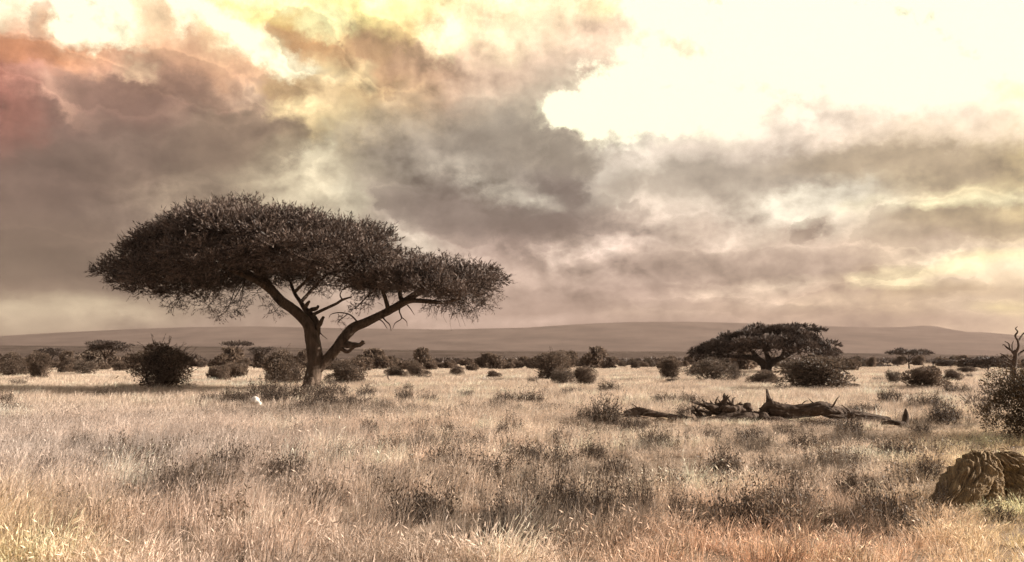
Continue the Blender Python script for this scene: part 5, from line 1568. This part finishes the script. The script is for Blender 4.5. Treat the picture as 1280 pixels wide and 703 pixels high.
def tint_for(x, y, d):
    px, py = project(x, y, 0.15)
    n = len(x)
    t = np.tile(straw, (n, 1))

    def blend(t, c, w):
        w = np.clip(w, 0, 1)[:, None]; return t * (1 - w) + c * w
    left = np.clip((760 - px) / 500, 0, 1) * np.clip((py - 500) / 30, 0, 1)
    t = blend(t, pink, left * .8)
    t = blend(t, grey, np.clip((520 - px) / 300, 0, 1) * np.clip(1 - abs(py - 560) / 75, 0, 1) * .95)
    t = blend(t, leak_yellow, np.clip((200 - px) / 260, 0, 1) * np.clip((py - 590) / 70, 0, 1) * .8)  # yellow light leak painted into the near left grass
    t = blend(t, leak_yellow, np.clip((px - 1080) / 200, 0, 1) * np.clip((py - 500) / 60, 0, 1) * .75)
    t = blend(t, leak_red, np.clip(1 - np.hypot((px - 980) / 330, (py - 710) / 130), 0, 1) * 1.05)  # reddish light leak painted into the lower right grass
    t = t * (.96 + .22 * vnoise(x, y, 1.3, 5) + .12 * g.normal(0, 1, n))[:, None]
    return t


def add(x, y, kfun, smin, smax, keep=1.0):
    d = patchy(x, y)
    k = kfun(x, y, d)
    n = len(x)
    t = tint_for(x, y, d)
    is_forb = (k >= 8) & (k <= 10); is_dark = (k >= 17)
    t[is_forb] = dark * g.uniform(.6, 1.6, (is_forb.sum(), 1))
    t[is_dark] = t[is_dark] * .32
    far = (k >= 11) & (k <= 16)
    t[far] = t[far] * (1 - .62 * np.clip(d[far] * 1.2 - .1, 0, 1))[:, None]
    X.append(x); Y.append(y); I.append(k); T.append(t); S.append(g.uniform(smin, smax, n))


def near_kind(x, y, d):
    n = len(x)
    px, py = project(x, y, .15)
    tall = np.clip((640 - px) / 500 + .35 + .4 * vnoise(x, y, .6, 15), 0, 1) * np.clip((690 - py) / 60, .25, 1)
    k = np.where(g.random(n) < tall, g.integers(0, 4, n), g.integers(4, 8, n))
    u = g.random(n)
    k = np.where(u < d * .5, g.integers(17, 20, n), k)
    k = np.where((u > .5) & (u < .5 + .02 + d * .42) & (np.hypot(x, y) > 9.5), g.integers(8, 11, n), k)
    return k


def mid_kind(x, y, d):
    n = len(x)
    k = g.integers(11, 14, n)
    u = g.random(n)
    k = np.where(u < .25, near_kind(x, y, d), k)
    return np.where((u > .5) & (u < .5 + d * .25), g.integers(8, 11, n), k)


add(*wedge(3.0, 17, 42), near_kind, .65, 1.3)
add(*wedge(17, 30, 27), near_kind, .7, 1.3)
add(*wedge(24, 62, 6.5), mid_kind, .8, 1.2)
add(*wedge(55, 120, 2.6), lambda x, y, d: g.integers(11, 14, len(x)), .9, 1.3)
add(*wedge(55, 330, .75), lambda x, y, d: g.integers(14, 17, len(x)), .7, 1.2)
X = np.concatenate(X); Y = np.concatenate(Y); I = np.concatenate(I).astype(np.int32); S = np.concatenate(S); T = np.concatenate(T)
Z = hgt(X, Y)
pxs_, _q = project(X, Y, .1); S = S * np.where(np.hypot(X, Y) > 11, np.where(pxs_ > 640, .80, .88), .95)
ln_ = vnoise(X, Y, 2.6, 77); l2_ = vnoise(X, Y, .8, 78)
S = S * np.clip(1.0 + .26 * ln_ + .16 * l2_, .45, 1.6)
T = T * np.clip(1.0 + .13 * ln_ + .12 * l2_, .6, 1.35)[:, None]
thin = (g.random(len(X)) < np.clip(.28 - .45 * ln_, 0, .8)) & (np.hypot(X, Y) < 45)
X, Y, Z, I, S, T = X[~thin], Y[~thin], Z[~thin], I[~thin], S[~thin], T[~thin]
# keep the trunk foot and logs from being swamped: shorter right in front of the fallen wood
S = S * (1 - .38 * ((X > LD[0] - 5.5) & (X < LD[0] + 5.6) & (Y > FD - 4.5) & (Y < FD + .5)))
S = S * (1 - .2 * ((np.abs(X - GD[0]) < .75) & (Y > GD[1] - 1.6) & (Y < GD[1] - .2)))
inlog = (np.abs(X - GD[0] - .12) < .42) & (np.abs(Y - GD[1] - .08) < .28)
kp = ~inlog
X, Y, Z, I, S, T = X[kp], Y[kp], Z[kp], I[kp], S[kp], T[kp]
print('GRASS INSTANCES', len(X))
pm = bpy.data.meshes.new('grass_points')
pm.vertices.add(len(X)); pm.vertices.foreach_set('co', np.column_stack([X, Y, Z]).astype(np.float32).ravel())
a = pm.attributes.new('idx', 'INT', 'POINT'); a.data.foreach_set('value', I)
a = pm.attributes.new('scl', 'FLOAT', 'POINT'); a.data.foreach_set('value', S.astype(np.float32))
a = pm.attributes.new('rot', 'FLOAT_VECTOR', 'POINT')
rot = np.column_stack([g.normal(0, .06, len(X)), g.normal(0, .06, len(X)), g.normal(0, .8, len(X))])
a.data.foreach_set('vector', rot.astype(np.float32).ravel())
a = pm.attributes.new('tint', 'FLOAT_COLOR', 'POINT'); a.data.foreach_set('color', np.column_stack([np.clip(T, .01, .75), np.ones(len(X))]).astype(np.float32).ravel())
pm.update()
grass = obj('grass', pm)
tag(grass, 'dry pale grass covering the plain', 'grass', kind='stuff')
ng = bpy.data.node_groups.new('grass_scatter', 'GeometryNodeTree')
ng.interface.new_socket('Geometry', in_out='INPUT', socket_type='NodeSocketGeometry')
ng.interface.new_socket('Geometry', in_out='OUTPUT', socket_type='NodeSocketGeometry')
gi = ng.nodes.new('NodeGroupInput'); go = ng.nodes.new('NodeGroupOutput')
ci = ng.nodes.new('GeometryNodeCollectionInfo'); ci.inputs['Collection'].default_value = src; ci.inputs['Separate Children'].default_value = True; ci.inputs['Reset Children'].default_value = True
ip = ng.nodes.new('GeometryNodeInstanceOnPoints'); ip.inputs['Pick Instance'].default_value = True


def named(n, t):
    q = ng.nodes.new('GeometryNodeInputNamedAttribute'); q.data_type = t; q.inputs['Name'].default_value = n
    return q.outputs['Attribute']


lk = ng.links.new
lk(gi.outputs[0], ip.inputs['Points']); lk(ci.outputs[0], ip.inputs['Instance'])
lk(named('idx', 'INT'), ip.inputs['Instance Index']); lk(named('rot', 'FLOAT_VECTOR'), ip.inputs['Rotation']); lk(named('scl', 'FLOAT'), ip.inputs['Scale'])
lk(ip.outputs[0], go.inputs[0])
md = grass.modifiers.new('scatter', 'NODES'); md.node_group = ng

# ------------------------------------------------------------------ render settings
scene.render.engine = 'CYCLES'
scene.view_settings.view_transform = 'Standard'
scene.view_settings.look = 'None'
scene.view_settings.exposure = EXPO
scene.view_settings.gamma = 1.0
scene.view_settings.use_curve_mapping = False
c = scene.cycles
c.use_denoising = True
c.denoiser = 'OPENIMAGEDENOISE'
c.denoising_input_passes = 'RGB_ALBEDO_NORMAL'
c.denoising_prefilter = 'FAST'
c.max_bounces = 6; c.diffuse_bounces = 3; c.glossy_bounces = 2; c.transmission_bounces = 4; c.volume_bounces = 1
c.use_adaptive_sampling = True; c.adaptive_threshold = 0.01
c.sample_clamp_indirect = 4
